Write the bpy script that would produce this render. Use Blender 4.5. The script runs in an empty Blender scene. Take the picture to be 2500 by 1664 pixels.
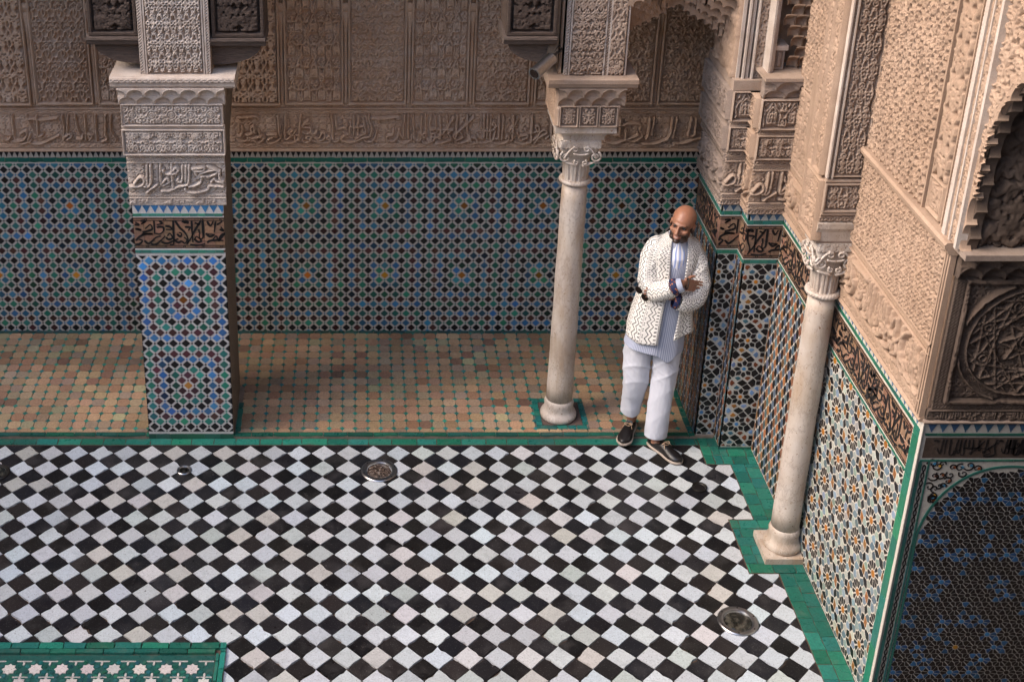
import bpy, bmesh, math, random
import numpy as np
from mathutils import Vector, Matrix
R_=math.radians
rng=random.Random(7); npr=np.random.default_rng(5)
SC=bpy.context.scene; COL=SC.collection
# ---------------- camera, sky, sun, exposure ----------------
CAM_H=5.4
cd=bpy.data.cameras.new('camera'); cam=bpy.data.objects.new('camera',cd); COL.objects.link(cam)
cam.location=(0,0,CAM_H); cam.rotation_euler=(R_(90-23.55),0,0)
cd.sensor_fit='HORIZONTAL'; cd.sensor_width=36; cd.lens=3242/2500*36
cd.shift_x=(1250-872)/2500; cd.shift_y=-(832-364)/2500
cd.clip_start=.1; cd.clip_end=200
SC.camera=cam
world=bpy.data.worlds.new("World"); SC.world=world; world.use_nodes=True
wn=world.node_tree; bg=wn.nodes['Background']; sky=wn.nodes.new('ShaderNodeTexSky')
sky.sky_type='NISHITA'; sky.sun_disc=False
SUN_EL,SUN_AZ=R_(42),R_(-100)       # azimuth from +y, clockwise
sky.sun_elevation=SUN_EL; sky.sun_rotation=SUN_AZ
sky.air_density=1.0; sky.dust_density=2.5
wn.links.new(sky.outputs[0],bg.inputs[0]); bg.inputs[1].default_value=.15
sd=bpy.data.lights.new('sun','SUN'); sun=bpy.data.objects.new('sun',sd); COL.objects.link(sun)
sd.energy=.88; sd.angle=R_(38); sd.color=(1,.82,.66)
sdir=Vector((math.sin(SUN_AZ)*math.cos(SUN_EL),math.cos(SUN_AZ)*math.cos(SUN_EL),math.sin(SUN_EL)))
sun.rotation_euler=sdir.to_track_quat('Z','Y').to_euler(); sun.location=(0,0,15)
SC.view_settings.view_transform='Standard'; SC.view_settings.look='None'
SC.view_settings.exposure=1.74; SC.view_settings.gamma=1; SC.view_settings.use_curve_mapping=False
SC.render.engine='CYCLES'; SC.cycles.use_denoising=True
SC.cycles.max_bounces=6; SC.cycles.diffuse_bounces=4; SC.cycles.glossy_bounces=3
# ---------------- materials ----------------
def nmat(name):
    m=bpy.data.materials.new(name); m.use_nodes=True; nt=m.node_tree
    return m,nt,nt.nodes['Principled BSDF']
def N(nt,t,**k):
    n=nt.nodes.new(t)
    for a,b in k.items():
        if a.startswith('i_'): n.inputs[a[2:].replace('_',' ')].default_value=b
        else: setattr(n,a,b)
    return n
def L(nt,a,b): nt.links.new(a,b)
def ramp(nt,src,stops):
    r=nt.nodes.new('ShaderNodeValToRGB'); L(nt,src,r.inputs[0]); e=r.color_ramp.elements
    while len(e)<len(stops): e.new(.5)
    for i,(p,c) in enumerate(stops):
        e[i].position=p; e[i].color=(c if len(c)==4 else (*c,1)) if hasattr(c,'__len__') else (c,c,c,1)
    return r.outputs[0]
def mix(nt,f,a,b,mode='MIX'):
    m=nt.nodes.new('ShaderNodeMix'); m.data_type='RGBA'; m.blend_type=mode
    for sock,v in ((m.inputs[0],f),(m.inputs[6],a),(m.inputs[7],b)):
        if hasattr(v,'is_linked') or hasattr(v,'links'): L(nt,v,sock)
        else: sock.default_value=v if not hasattr(v,'__len__') else (v if len(v)==4 else (*v,1))
    return m.outputs[2]
def noise(nt,scale,detail=4,rough=.55,vec=None,dim='3D',out=0):
    n=nt.nodes.new('ShaderNodeTexNoise'); n.inputs['Scale'].default_value=scale; n.inputs['Detail'].default_value=detail; n.inputs['Roughness'].default_value=rough
    if vec is not None: L(nt,vec,n.inputs['Vector'])
    return n.outputs[out]
def coords(nt,scale=(1,1,1),which='Object'):
    if which=='World':
        c=nt.nodes.new('ShaderNodeNewGeometry').outputs['Position']
    else: c=nt.nodes.new('ShaderNodeTexCoord').outputs[which]
    m=nt.nodes.new('ShaderNodeMapping'); m.inputs['Scale'].default_value=scale; L(nt,c,m.inputs[0]); return m.outputs[0]
def bump(nt,b,h,strength=.3,dist=.01):
    n=nt.nodes.new('ShaderNodeBump'); n.inputs['Strength'].default_value=strength; n.inputs['Distance'].default_value=dist
    L(nt,h,n.inputs['Height']); L(nt,n.outputs[0],b.inputs['Normal'])
def stucco(name,c1,c2,c3,spots=.0):
    m,nt,b=nmat(name); P=coords(nt,which='World')
    big=noise(nt,1.7,5,.6,P); med=noise(nt,9,5,.65,P); fine=noise(nt,120,3,.6,P)
    c=mix(nt,ramp(nt,big,[(.35,0),(.65,1)]),c1,c2)
    c=mix(nt,ramp(nt,med,[(.42,0),(.72,.75)]),c,c3)
    c=mix(nt,.25,c,ramp(nt,fine,[(.3,.25),(.7,1)]),'MULTIPLY')
    L(nt,c,b.inputs['Base Color']); b.inputs['Roughness'].default_value=.9; b.inputs['Specular IOR Level'].default_value=.25
    bump(nt,b,fine,.35,.003); return m
M={}
M['stucco']=stucco('carved_stucco',(.45,.35,.28),(.38,.28,.21),(.31,.22,.16))
M['stucco_warmlit']=stucco('warmlit_stucco',(.45,.325,.24),(.385,.265,.185),(.31,.215,.155))  # same plaster with the warm light on left-facing surfaces put into its colour
M['stucco_brown']=stucco('brown_stucco',(.58,.40,.275),(.47,.30,.195),(.56,.43,.34))
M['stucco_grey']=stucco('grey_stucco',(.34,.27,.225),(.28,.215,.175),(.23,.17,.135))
M['stucco_shaded']=stucco('shaded_stucco',(.11,.08,.062),(.085,.06,.047),(.14,.105,.085))  # same plaster with the doorway shade put into its colour
M['stucco_pale']=stucco('pale_stucco',(.60,.53,.47),(.55,.46,.39),(.44,.34,.27))  # pale fillets; on the pillar the brighter light is put into the colour
def m_marble():
    m,nt,b=nmat('weathered_marble'); P=coords(nt,(1,1,.22),'World'); P2=coords(nt,which='World')
    st=noise(nt,9,5,.6,P); big=noise(nt,3,3,.5,P2); sp=noise(nt,70,2,.5,P2); sp2=noise(nt,260,2,.6,P2)
    c=mix(nt,ramp(nt,st,[(.42,0),(.62,.85)]),(.58,.51,.44),(.40,.29,.20))
    c=mix(nt,ramp(nt,big,[(.4,0),(.7,.6)]),c,(.62,.58,.55))
    vn=noise(nt,5.5,6,.7,coords(nt,(1.6,1.6,.7),'World')); c=mix(nt,ramp(nt,vn,[(.475,0),(.497,.55),(.52,0)]),c,(.30,.24,.21))
    gr=noise(nt,2.2,4,.65,P2); c=mix(nt,ramp(nt,gr,[(.5,0),(.7,.5)]),c,(.36,.27,.19))
    c=mix(nt,ramp(nt,sp,[(.28,1),(.34,0)]),c,(.25,.16,.10))
    c=mix(nt,.18,c,ramp(nt,sp2,[(.3,.3),(.7,1)]),'MULTIPLY')
    L(nt,c,b.inputs['Base Color']); b.inputs['Roughness'].default_value=.5
    bump(nt,b,noise(nt,40,5,.6,P2),.25,.004); return m
M['marble']=m_marble()
def m_tile(name,rough,wear,bumpy=.15,specks=0,speckc=(.1,.08,.07),scl=1.0,dirt=.08,spec=.5):
    m,nt,b=nmat(name); a=nt.nodes.new('ShaderNodeAttribute'); a.attribute_name='Col'
    P=coords(nt,which='World'); n1=noise(nt,14*scl,5,.65,P); n2=noise(nt,90*scl,4,.6,P)
    c=mix(nt,wear,a.outputs['Color'],ramp(nt,n2,[(.3,.25),(.7,1)]),'MULTIPLY')
    c=mix(nt,ramp(nt,n1,[(.55,0),(.85,dirt)]),c,(.22,.17,.13))
    if specks:
        s=noise(nt,150*scl,2,.5,P); c=mix(nt,ramp(nt,s,[(.30,specks),(.37,0)]),c,speckc)
        s=noise(nt,42*scl,3,.6,P); c=mix(nt,ramp(nt,s,[(.27,specks),(.32,0)]),c,speckc)
        s=noise(nt,4*scl,6,.7,P); c=mix(nt,ramp(nt,s,[(.52,0),(.70,.20)]),c,tuple(.5*x+.06 for x in speckc))
    L(nt,c,b.inputs['Base Color']); L(nt,ramp(nt,n1,[(.3,rough*.75),(.75,min(1,rough*1.5))]),b.inputs['Roughness'])
    b.inputs['Specular IOR Level'].default_value=spec
    bump(nt,b,n1,bumpy,.006); return m
M['glaze']=m_tile('glazed_tile',.34,.28,spec=.35)
M['grout']=m_tile('white_tile_strips',.5,.30)
M['marble_tile']=m_tile('marble_floor_tile',.28,.30,.16,.85,(.07,.055,.05))
M['black_tile']=m_tile('black_floor_tile',.34,.5,.25,.5,(.2,.18,.18),spec=.4)
M['terra']=m_tile('terracotta_tile',.62,.5,.35,.3,(.12,.06,.04))
M['green']=m_tile('green_border_tile',.30,.5,.4,.35,(.015,.06,.05),spec=.45,dirt=.35)
def m_simple(name,col,rough=.6,metal=0,ns=20,amt=.3,stretch=(1,1,1),bmp=.1,bd=.004):
    m,nt,b=nmat(name); P=coords(nt,stretch,'World'); n=noise(nt,ns,5,.6,P)
    L(nt,mix(nt,amt,col,ramp(nt,n,[(.3,.3),(.7,1)]),'MULTIPLY'),b.inputs['Base Color'])
    b.inputs['Roughness'].default_value=rough; b.inputs['Metallic'].default_value=metal; bump(nt,b,n,bmp,bd); return m
M['floor_grout']=m_simple('dark_grout',(.10,.065,.045),.9,0,30,.5)
M['terra_grout']=m_simple('grey_grout',(.26,.20,.155),.9,0,30,.5)
M['wood']=m_simple('weathered_dark_wood',(.085,.055,.04),.8,0,26,.75,(1,1,7),.8,.012)
M['wood_v']=m_simple('weathered_wood_boards',(.22,.165,.12),.85,0,30,.8,(9,9,.6),.8,.01)
M['wood_h']=m_simple('cracked_timber',(.14,.10,.08),.8,0,24,.8,(.8,4,9),.9,.015)
M['metal']=m_simple('brushed_steel',(.42,.42,.43),.30,1,60,.35,(1,1,1),.05)
M['steel_dark']=m_simple('dark_metal',(.06,.055,.05),.45,.8,40,.5)
M['plaster']=m_simple('courtyard_plaster',(.50,.42,.34),.9,0,3,.2)
M['ceiling']=m_simple('dark_ceiling_timber',(.26,.19,.13),.9,0,6,.4)
# ---------------- mesh helpers ----------------
def V3(*a): return np.array(a,float)
class Frame:
    def __init__(s,O,U,V): s.O=V3(*O); s.U=V3(*U); s.V=V3(*V); s.N=np.cross(s.U,s.V)
    def p(s,u,v,n=0.): return s.O+s.U*u+s.V*v+s.N*n
    def arr(s,u,v,n): return s.O+np.multiply.outer(u,s.U)+np.multiply.outer(v,s.V)+np.multiply.outer(n,s.N)
def F_front(y): return Frame((0,y,0),(1,0,0),(0,0,1))      # faces -y
def F_left(x): return Frame((x,0,0),(0,-1,0),(0,0,1))       # faces -x ; u = -y
def F_right(x): return Frame((x,0,0),(0,1,0),(0,0,1))       # faces +x ; u = y
F_FL=Frame((0,0,0),(1,0,0),(0,1,0))
def link(o,parent=None):
    COL.objects.link(o)
    if parent is not None: o.parent=parent
    return o
def mesh(name,verts,faces,mat,parent=None,cols=None,smooth=False,kind=None):
    me=bpy.data.meshes.new(name); me.from_pydata([tuple(map(float,v)) for v in verts],[],faces); me.materials.append(mat)
    if cols is not None:
        at=me.color_attributes.new('Col','FLOAT_COLOR','CORNER')
        tot=np.array([p.loop_total for p in me.polygons]); c=np.asarray(cols,float)
        if c.ndim==1: c=np.tile(c,(len(tot),1))
        if c.shape[1]==3: c=np.hstack([c,np.ones((len(c),1))])
        at.data.foreach_set('color',np.repeat(c,tot,axis=0).ravel())
    if smooth: me.polygons.foreach_set('use_smooth',[True]*len(me.polygons))
    o=bpy.data.objects.new(name,me)
    if kind: o['kind']=kind
    return link(o,parent)
def thing(name,label,cat,loc=(0,0,0),group=None):
    o=bpy.data.objects.new(name,None); COL.objects.link(o); o.empty_display_size=.1
    o.location=loc; o['label']=label; o['category']=cat
    if group: o['group']=group
    bpy.context.view_layer.update()
    return o
# children are modelled in world coordinates; attach() keeps them there
def attach_all(root):
    inv=Matrix.Translation(root.location).inverted()
    for ch in root.children: ch.matrix_parent_inverse=inv
class MB:
    def __init__(s): s.v=[]; s.f=[]; s.c=[]
    def add(s,vs,fs,col=None):
        b=len(s.v); s.v.extend(vs); s.f.extend([tuple(i+b for i in f) for f in fs]); s.c.extend([col if col is not None else (.5,.5,.5)]*len(fs)); return s
    def box(s,x0,x1,y0,y1,z0,z1,col=None):
        vs=[(x,y,z) for z in (z0,z1) for y in (y0,y1) for x in (x0,x1)]
        return s.add(vs,[(0,2,3,1),(4,5,7,6),(0,1,5,4),(2,6,7,3),(0,4,6,2),(1,3,7,5)],col)
    def prism(s,fr,poly,h0,h1,col=None,bev=0.):
        n=len(poly); c=np.mean(np.array(poly),axis=0)
        a=sum(poly[i][0]*poly[(i+1)%n][1]-poly[(i+1)%n][0]*poly[i][1] for i in range(n))
        if a<0: poly=poly[::-1]
        top=poly if not bev else inset(poly,bev)
        vs=[fr.p(u,v,h0) for u,v in poly]+[fr.p(u,v,h1) for u,v in top]
        return s.add(vs,[tuple(range(n,2*n))]+[(i,(i+1)%n,n+(i+1)%n,n+i) for i in range(n)],col)
    def sweep(s,fr,prof,u0,u1,col=None):   # prof list of (v,n) swept along u
        n=len(prof); vs=[fr.p(u0,v,h) for v,h in prof]+[fr.p(u1,v,h) for v,h in prof]
        return s.add(vs,[(i,n+i,n+i+1,i+1) for i in range(n-1)]+[tuple(range(n)),tuple(range(2*n-1,n-1,-1))],col)
    def lathe(s,cx,cy,prof,seg=48,col=None):   # prof (r,z)
        vs=[];fs=[]
        for r,z in prof:
            for k in range(seg): a=2*math.pi*k/seg; vs.append((cx+r*math.cos(a),cy+r*math.sin(a),z))
        for i in range(len(prof)-1):
            for k in range(seg): fs.append((i*seg+k,i*seg+(k+1)%seg,(i+1)*seg+(k+1)%seg,(i+1)*seg+k))
        fs.append(tuple(range(seg))[::-1]); fs.append(tuple((len(prof)-1)*seg+k for k in range(seg)))
        return s.add(vs,fs,col)
    def tube(s,pts,r,seg=8,col=None):
        pts=[V3(*p) for p in pts]; vs=[];fs=[]; rr=r if hasattr(r,'__len__') else [r]*len(pts)
        up=V3(0,0,1)
        for i,p in enumerate(pts):
            t=pts[min(i+1,len(pts)-1)]-pts[max(i-1,0)]; t=t/(np.linalg.norm(t)+1e-9)
            a=np.cross(t,up); 
            if np.linalg.norm(a)<.05: a=np.cross(t,V3(1,0,0))
            a/=np.linalg.norm(a); b=np.cross(t,a)
            for k in range(seg): th=2*math.pi*k/seg; vs.append(p+rr[i]*(math.cos(th)*a+math.sin(th)*b))
        for i in range(len(pts)-1):
            for k in range(seg): fs.append((i*seg+k,i*seg+(k+1)%seg,(i+1)*seg+(k+1)%seg,(i+1)*seg+k))
        fs.append(tuple(range(seg))[::-1]); fs.append(tuple((len(pts)-1)*seg+k for k in range(seg)))
        return s.add(vs,fs,col)
    def build(s,name,mat,parent=None,kind=None,smooth=False,cols=True):
        return mesh(name,s.v,s.f,mat,parent,s.c if cols else None,smooth,kind)
def inset(poly,d):
    n=len(poly); out=[]
    for i in range(n):
        p0=np.array(poly[i-1]);p1=np.array(poly[i]);p2=np.array(poly[(i+1)%n])
        e1=p1-p0;e2=p2-p1; l1=np.linalg.norm(e1)+1e-9;l2=np.linalg.norm(e2)+1e-9
        n1=np.array((-e1[1],e1[0]))/l1;n2=np.array((-e2[1],e2[0]))/l2
        b=n1+n2; q=b@b
        k=2/q if q>.35 else 2/.35
        out.append(tuple(p1+b*d*k))
    return out
def inset_ccw(poly,d):
    n=len(poly)
    a=sum(poly[i][0]*poly[(i+1)%n][1]-poly[(i+1)%n][0]*poly[i][1] for i in range(n))
    return inset(poly if a>0 else poly[::-1],d)
def project(p):
    cp,sp=math.cos(R_(23.55)),math.sin(R_(23.55)); d=p[1]*cp+(CAM_H-p[2])*sp
    if d<.1: return None
    return 872+3242*p[0]/d, 364+3242*((CAM_H-p[2])*cp-p[1]*sp)/d, d
# tiles: list of (poly, colour); the largest in view become parts of their own, the rest one 'stuff' part
def lay_tiles(fr,tiles,parent,name,restname,mat,h0,h1,bev=.0008,limit=300,minpx=9,hide=None):
    rank=[]
    for i,(poly,col) in enumerate(tiles):
        P=np.array(poly); c=P.mean(0); w=fr.p(c[0],c[1]); q=project(w); sc=-1
        if q and -10<q[0]<2510 and -10<q[1]<1674 and not (hide and hide(w)):
            pp=[project(fr.p(*a)) for a in poly]; xs=[a[0] for a in pp]; ys=[a[1] for a in pp]
            ar=abs(sum(xs[k]*ys[k-1]-xs[k-1]*ys[k] for k in range(len(xs))))/2
            if max(max(xs)-min(xs),max(ys)-min(ys))>=minpx: sc=ar
        rank.append((sc,i))
    rank.sort(reverse=True); chosen={i for s,i in rank[:limit] if s>0}; rest=MB(); objs=[]
    for i,(poly,col) in enumerate(tiles):
        if i in chosen:
            mb=MB(); mb.prism(fr,poly,h0,h1+rng.uniform(-.0003,.0005),col,bev); objs.append(mb.build(name,mat,parent))
        else: rest.prism(fr,poly,h0,h1+rng.uniform(-.0003,.0003),col,bev)
    if rest.v: rest.build(restname,mat,parent,kind='stuff')
    return objs
def vary(c,a=.18,h=.06):
    k=1+rng.uniform(-a,a); return tuple(max(.002,x*k*(1+rng.uniform(-h,h))) for x in c)
def clip(poly,ax,val,keep):   # clip convex poly on axis ax to >=val (keep=1) or <=val (keep=-1)
    out=[];n=len(poly)
    for i in range(n):
        a,b=poly[i],poly[(i+1)%n]; da,db=(a[ax]-val)*keep,(b[ax]-val)*keep
        if da>=0: out.append(a)
        if da*db<0: t=da/(da-db); out.append((a[0]+(b[0]-a[0])*t,a[1]+(b[1]-a[1])*t))
    return out
def clipbox(poly,u0,u1,v0,v1):
    for ax,val,k in ((0,u0,1),(0,u1,-1),(1,v0,1),(1,v1,-1)):
        poly=clip(poly,ax,val,k)
        if len(poly)<3: return None
    P=np.array(poly); x,y=P[:,0],P[:,1]
    if abs(np.dot(x,np.roll(y,1))-np.dot(y,np.roll(x,1)))/2<2e-5*.3: return None
    return [tuple(p) for p in poly]
# ---------------- carved relief ----------------
def catmull(pts,k=6):
    P=[np.array(p,float) for p in pts]
    if len(P)<3: return P
    P=[2*P[0]-P[1]]+P+[2*P[-1]-P[-2]]; out=[]
    for i in range(1,len(P)-2):
        for j in range(k):
            t=j/k; out.append(.5*((2*P[i])+(-P[i-1]+P[i+1])*t+(2*P[i-1]-5*P[i]+4*P[i+1]-P[i+2])*t*t+(-P[i-1]+3*P[i]-3*P[i+1]+P[i+2])*t**3))
    out.append(P[-2]); return out
def raster(u,v,lines,w,closed=False,smooth=True):   # u,v regular 1-D grids; returns min distance/width field (1 = at edge)
    D=np.full((len(v),len(u)),9.); du=u[1]-u[0]; dv=v[1]-v[0]
    for item in lines:
        if isinstance(item,tuple) and len(item)==2 and isinstance(item[0],(float,int)) is False and isinstance(item[1],float): ln,wf=item
        else: ln,wf=item,1.
        pts=catmull(ln) if smooth else [np.array(p,float) for p in ln]; W=w*wf
        for a,b in zip(pts[:-1],pts[1:]):
            m=W*1.8
            i0=max(0,int((min(a[0],b[0])-m-u[0])/du)); i1=min(len(u),int((max(a[0],b[0])+m-u[0])/du)+2)
            j0=max(0,int((min(a[1],b[1])-m-v[0])/dv)); j1=min(len(v),int((max(a[1],b[1])+m-v[0])/dv)+2)
            if i0>=i1 or j0>=j1: continue
            U,Vv=np.meshgrid(u[i0:i1],v[j0:j1]); d=b-a; q=d@d+1e-12
            t=np.clip(((U-a[0])*d[0]+(Vv-a[1])*d[1])/q,0,1)
            dd=np.hypot(U-a[0]-t*d[0],Vv-a[1]-t*d[1])/W
            D[j0:j1,i0:i1]=np.minimum(D[j0:j1,i0:i1],dd)
    return D
def ridge(D,s=.26): return np.clip((1+s-D)/(2*s),0,1)**.8     # 1 on stroke, 0 outside
def circ(cx,cy,r,a0=0,a1=360,n=14): return [(cx+r*math.cos(R_(a0+(a1-a0)*i/n)),cy+r*math.sin(R_(a0+(a1-a0)*i/n))) for i in range(n+1)]
def spiral(cx,cy,r,a0,turns=1.3,d=1,n=16,r1=.15): return [(cx+r*(1-(1-r1)*i/n)*math.cos(R_(a0+d*360*turns*i/n)),cy+r*(1-(1-r1)*i/n)*math.sin(R_(a0+d*360*turns*i/n))) for i in range(n+1)]
def cellmap(lines,w,cw,ch,res,mirror=True,stagger=False):
    L_=list(lines)
    if mirror: L_+=[[(1-x,y) for x,y in l] for l in lines]
    allL=[]
    for l in L_:
        for dx in (-1,0,1):
            for dy in (-1,0,1): allL.append([((x+dx)*cw,(y+dy)*ch) for x,y in l])
            if stagger: 
                pass
    u=np.arange(0,cw,cw/max(8,round(cw/res))); v=np.arange(0,ch,ch/max(8,round(ch/res)))
    return raster(u,v,allL,w),cw,ch
def tilesample(cm,U,Vv,stagger=False):
    D,cw,ch=cm; row=np.floor(Vv/ch)
    uu=U+(row%2)*cw/2 if stagger else U
    i=((uu/cw)%1*D.shape[1]).astype(int)%D.shape[1]; j=((Vv/ch)%1*D.shape[0]).astype(int)%D.shape[0]
    return D[j,i]
# pattern cells (unit square, mirrored about x=.5)
PAT={}
PAT['arch']=[[(0,.02),(.1,.06),(.16,.2),(.12,.42),(.2,.6),(.34,.72),(.42,.86),(.5,.98)],[(.5,.78),(.38,.66),(.3,.5),(.3,.2)],[(.3,.2),(.5,.2)],[(.5,.60),(.5,.20)],[(.5,.44),(.42,.38),(.38,.28)],[(.5,.56),(.42,.52),(.38,.42)],circ(0,.0,.13),[(.0,.62),(.08,.74),(.03,.88)],[(.12,.42),(.02,.36),(.0,.25)],[(.38,.3),(.36,.42),(.4,.55)],[(.16,.8),(.24,.9),(.14,.95)],[(0,.16),(.06,.22),(.0,.3)],[(.2,.6),(.1,.66),(.05,.6)]]
PAT['scroll']=[spiral(.3,.3,.17,200,1.3,1),spiral(.12,.62,.13,-60,1.3,-1),[(.5,.02),(.4,.1),(.46,.25),(.5,.4)],[(.13,.3),(.06,.18),(.0,.05)],[(.24,.62),(.36,.56),(.5,.6),(.5,.75)],[(.5,.95),(.38,.9),(.3,.78),(.36,.68),(.45,.66)],spiral(.3,.88,.11,-90,1.2,1),[(.12,.49),(.2,.45),(.3,.47)],circ(.5,.5,.05),[(0,.9),(.08,.82),(.16,.86)],[(.42,.32),(.36,.18),(.24,.12)]]
PAT['net']=[[(0,0),(.16,.2),(.12,.36),(.3,.42),(.5,.5)],[(.5,0),(.36,.16),(.4,.3),(.3,.42)],[(0,1),(.14,.8),(.2,.64),(.5,.5)],[(.5,1),(.4,.84),(.2,.64)],[(.0,.5),(.1,.44),(.14,.54),(.0,.62)],[(.5,.7),(.42,.78),(.5,.88)],[(.5,.12),(.45,.22),(.5,.32)]]
PAT['knot']=[circ(.5,.5,.16),circ(.5,.5,.07),spiral(.2,.25,.15,0,1.2,1),spiral(.22,.75,.15,180,1.2,-1),[(0,.5),(.12,.46),(.2,.52),(.34,.5)],[(.5,.34),(.42,.22),(.5,.08),(.4,0)],[(.5,.66),(.44,.8),(.5,.92),(.4,1)],[(0,.0),(.1,.06),(.05,.14)],[(0,1),(.1,.94),(.06,.86)],[(.34,.36),(.38,.2),(.3,.1)],[(.34,.64),(.4,.76),(.33,.9)]]
PAT['disc']=[circ(.5,.5,.24),circ(.5,.5,.13),circ(.5,.5,.04),[(.5,.74),(.42,.86),(.5,1)],[(.5,.26),(.4,.14),(.5,0)],spiral(.12,.2,.14,90,1.2,-1),spiral(.12,.8,.14,-90,1.2,1),[(0,.5),(.14,.44),(.27,.52)],[(.26,.3),(.3,.14),(.2,.02)],[(.26,.7),(.3,.86),(.2,.98)],[(.0,.36),(.1,.4)]]
PAT['medal']=[[(.5,.04),(.34,.14),(.38,.26),(.2,.36),(.26,.5),(.2,.64),(.38,.74),(.34,.86),(.5,.96)],circ(.5,.5,.13),circ(.5,.5,.05),[(0,0),(.12,.12),(.2,.36)],[(0,1),(.12,.88),(.2,.64)],circ(0,0,.11),[(0,.5),(.1,.42),(.26,.5)],[(0,.5),(.1,.58),(.26,.5)],[(.5,.37),(.44,.28),(.5,.16)],[(.5,.63),(.44,.72),(.5,.84)],[(.06,.24),(.0,.32)],[(.3,.5),(.37,.5)]]
PAT['leaf']=[[(0,0),(.2,.12),(.34,.34),(.3,.58),(.5,.72)],[(.5,.72),(.44,.9),(.5,1)],[(.0,.3),(.1,.46),(.06,.66),(0,.72)],[(.34,.34),(.5,.3),(.5,.14)],[(.2,.12),(.36,.06),(.5,.12)],[(.3,.58),(.18,.62),(.14,.78),(.24,.88),(.3,.76)],[(.0,.86),(.1,.92),(.0,1)]]
PAT['strand']=[[(0,.0),(.1,.14),(.04,.3),(.16,.46),(.1,.64),(.2,.8),(.0,1)],[(.5,0),(.38,.1),(.44,.24),(.36,.36),(.42,.5)],circ(.5,.62,.13),circ(.5,.62,.05),[(.16,.46),(.28,.44),(.36,.36)],[(.5,.75),(.4,.86),(.5,1)],[(.2,.8),(.3,.72),(.38,.62)],spiral(.26,.16,.09,90,1.1,1)]
PAT['mesh']=[circ(.25,.25,.2),circ(.25,.75,.2),[(.5,0),(.42,.25),(.5,.5),(.42,.75),(.5,1)],[(0,.5),(.12,.46),(.25,.5)],[(0,0),(.1,.05)],circ(.0,.5,.1),circ(.25,.25,.06)]
PAT['braid']=[[(0,.2),(.25,.2),(.5,.5),(.75,.8),(1,.8)],[(0,.8),(.25,.8),(.5,.5),(.75,.2),(1,.2)],[(0,.2),(0,.8)]]
PAT['rope']=[[(0,0),(.5,.5),(1,1)],[(.1,.9),(.35,.65)]]
def relief(name,fr,u0,u1,v0,v1,step,fn,depth,base,mat,parent,skirt=.02,kind=None):
    nu=max(2,int(round((u1-u0)/step))+1); nv=max(2,int(round((v1-v0)/step))+1)
    u=np.linspace(u0,u1,nu); v=np.linspace(v0,v1,nv); U,Vv=np.meshgrid(u,v)
    h=fn(U,Vv,u,v); h=base+h*depth
    P=fr.arr(U,Vv,h).reshape(-1,3)
    idx=np.arange(nu*nv).reshape(nv,nu)
    q=np.stack([idx[:-1,:-1],idx[:-1,1:],idx[1:,1:],idx[1:,:-1]],-1).reshape(-1,4)
    # skirt ring
    ring=np.concatenate([idx[0,:],idx[1:,-1],idx[-1,-2::-1],idx[-2:0:-1,0]])
    Uf,Vf=U.ravel()[ring],Vv.ravel()[ring]; S=fr.arr(Uf,Vf,np.full(len(ring),base-skirt))
    n0=len(P); P=np.vstack([P,S]); k=np.arange(len(ring)); k2=(k+1)%len(ring)
    sq=np.stack([ring[k2],ring[k],n0+k,n0+k2],-1)
    Q=np.vstack([q,sq])
    me=bpy.data.meshes.new(name); me.vertices.add(len(P)); me.vertices.foreach_set('co',P.ravel())
    me.loops.add(Q.size); me.loops.foreach_set('vertex_index',Q.ravel().astype(np.int32))
    me.polygons.add(len(Q)); me.polygons.foreach_set('loop_start',np.arange(0,Q.size,4,dtype=np.int32)); me.polygons.foreach_set('loop_total',np.full(len(Q),4,np.int32))
    me.polygons.foreach_set('use_smooth',np.ones(len(Q),bool)); me.update(calc_edges=True); me.validate()
    me.materials.append(mat); o=bpy.data.objects.new(name,me)
    if kind: o['kind']=kind
    return link(o,parent)
NZ=npr.random((64,64))
def lown(U,Vv,s):   # smooth value noise
    x=U*s+100.3; y=Vv*s+57.7; i=np.floor(x).astype(int); j=np.floor(y).astype(int); fx=x-i; fy=y-j; fx=fx*fx*(3-2*fx); fy=fy*fy*(3-2*fy)
    g=lambda a,b: NZ[b%64,a%64]
    return (g(i,j)*(1-fx)+g(i+1,j)*fx)*(1-fy)+(g(i,j+1)*(1-fx)+g(i+1,j+1)*fx)*fy
def worn(U,Vv,h): 
    n=lown(U,Vv,9)*.5+lown(U,Vv,31)*.3+lown(U,Vv,90)*.2
    return h*np.clip(.55+.9*n,.35,1.05)+(lown(U,Vv,60)-.5)*.12
def pattfn(key,cw,ch,w,off=(0,0),frame=0.,fw=.012,stagger=False,fine=True,wear=True,fa=.45):
    cm=cellmap(PAT[key],w,cw,ch,min(cw,ch)/46,mirror=key not in('braid','rope'))
    fm=cellmap(PAT['mesh'],.0026,.044,.040,.0011) if fine else None
    def fn(U,Vv,u,v):
        h=ridge(tilesample(cm,U-off[0],Vv-off[1],stagger))
        if fm: h=np.maximum(h,fa*ridge(tilesample(fm,U,Vv)))
        if wear: h=worn(U,Vv,h)
        if frame: 
            e=np.minimum(np.minimum(U-u[0],u[-1]-U),np.minimum(Vv-v[0],v[-1]-Vv)); h=np.where(e<frame,1.15,h); h=np.where((e>=frame)&(e<frame+fw),-.1,h)
        return h
    return fn
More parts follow.
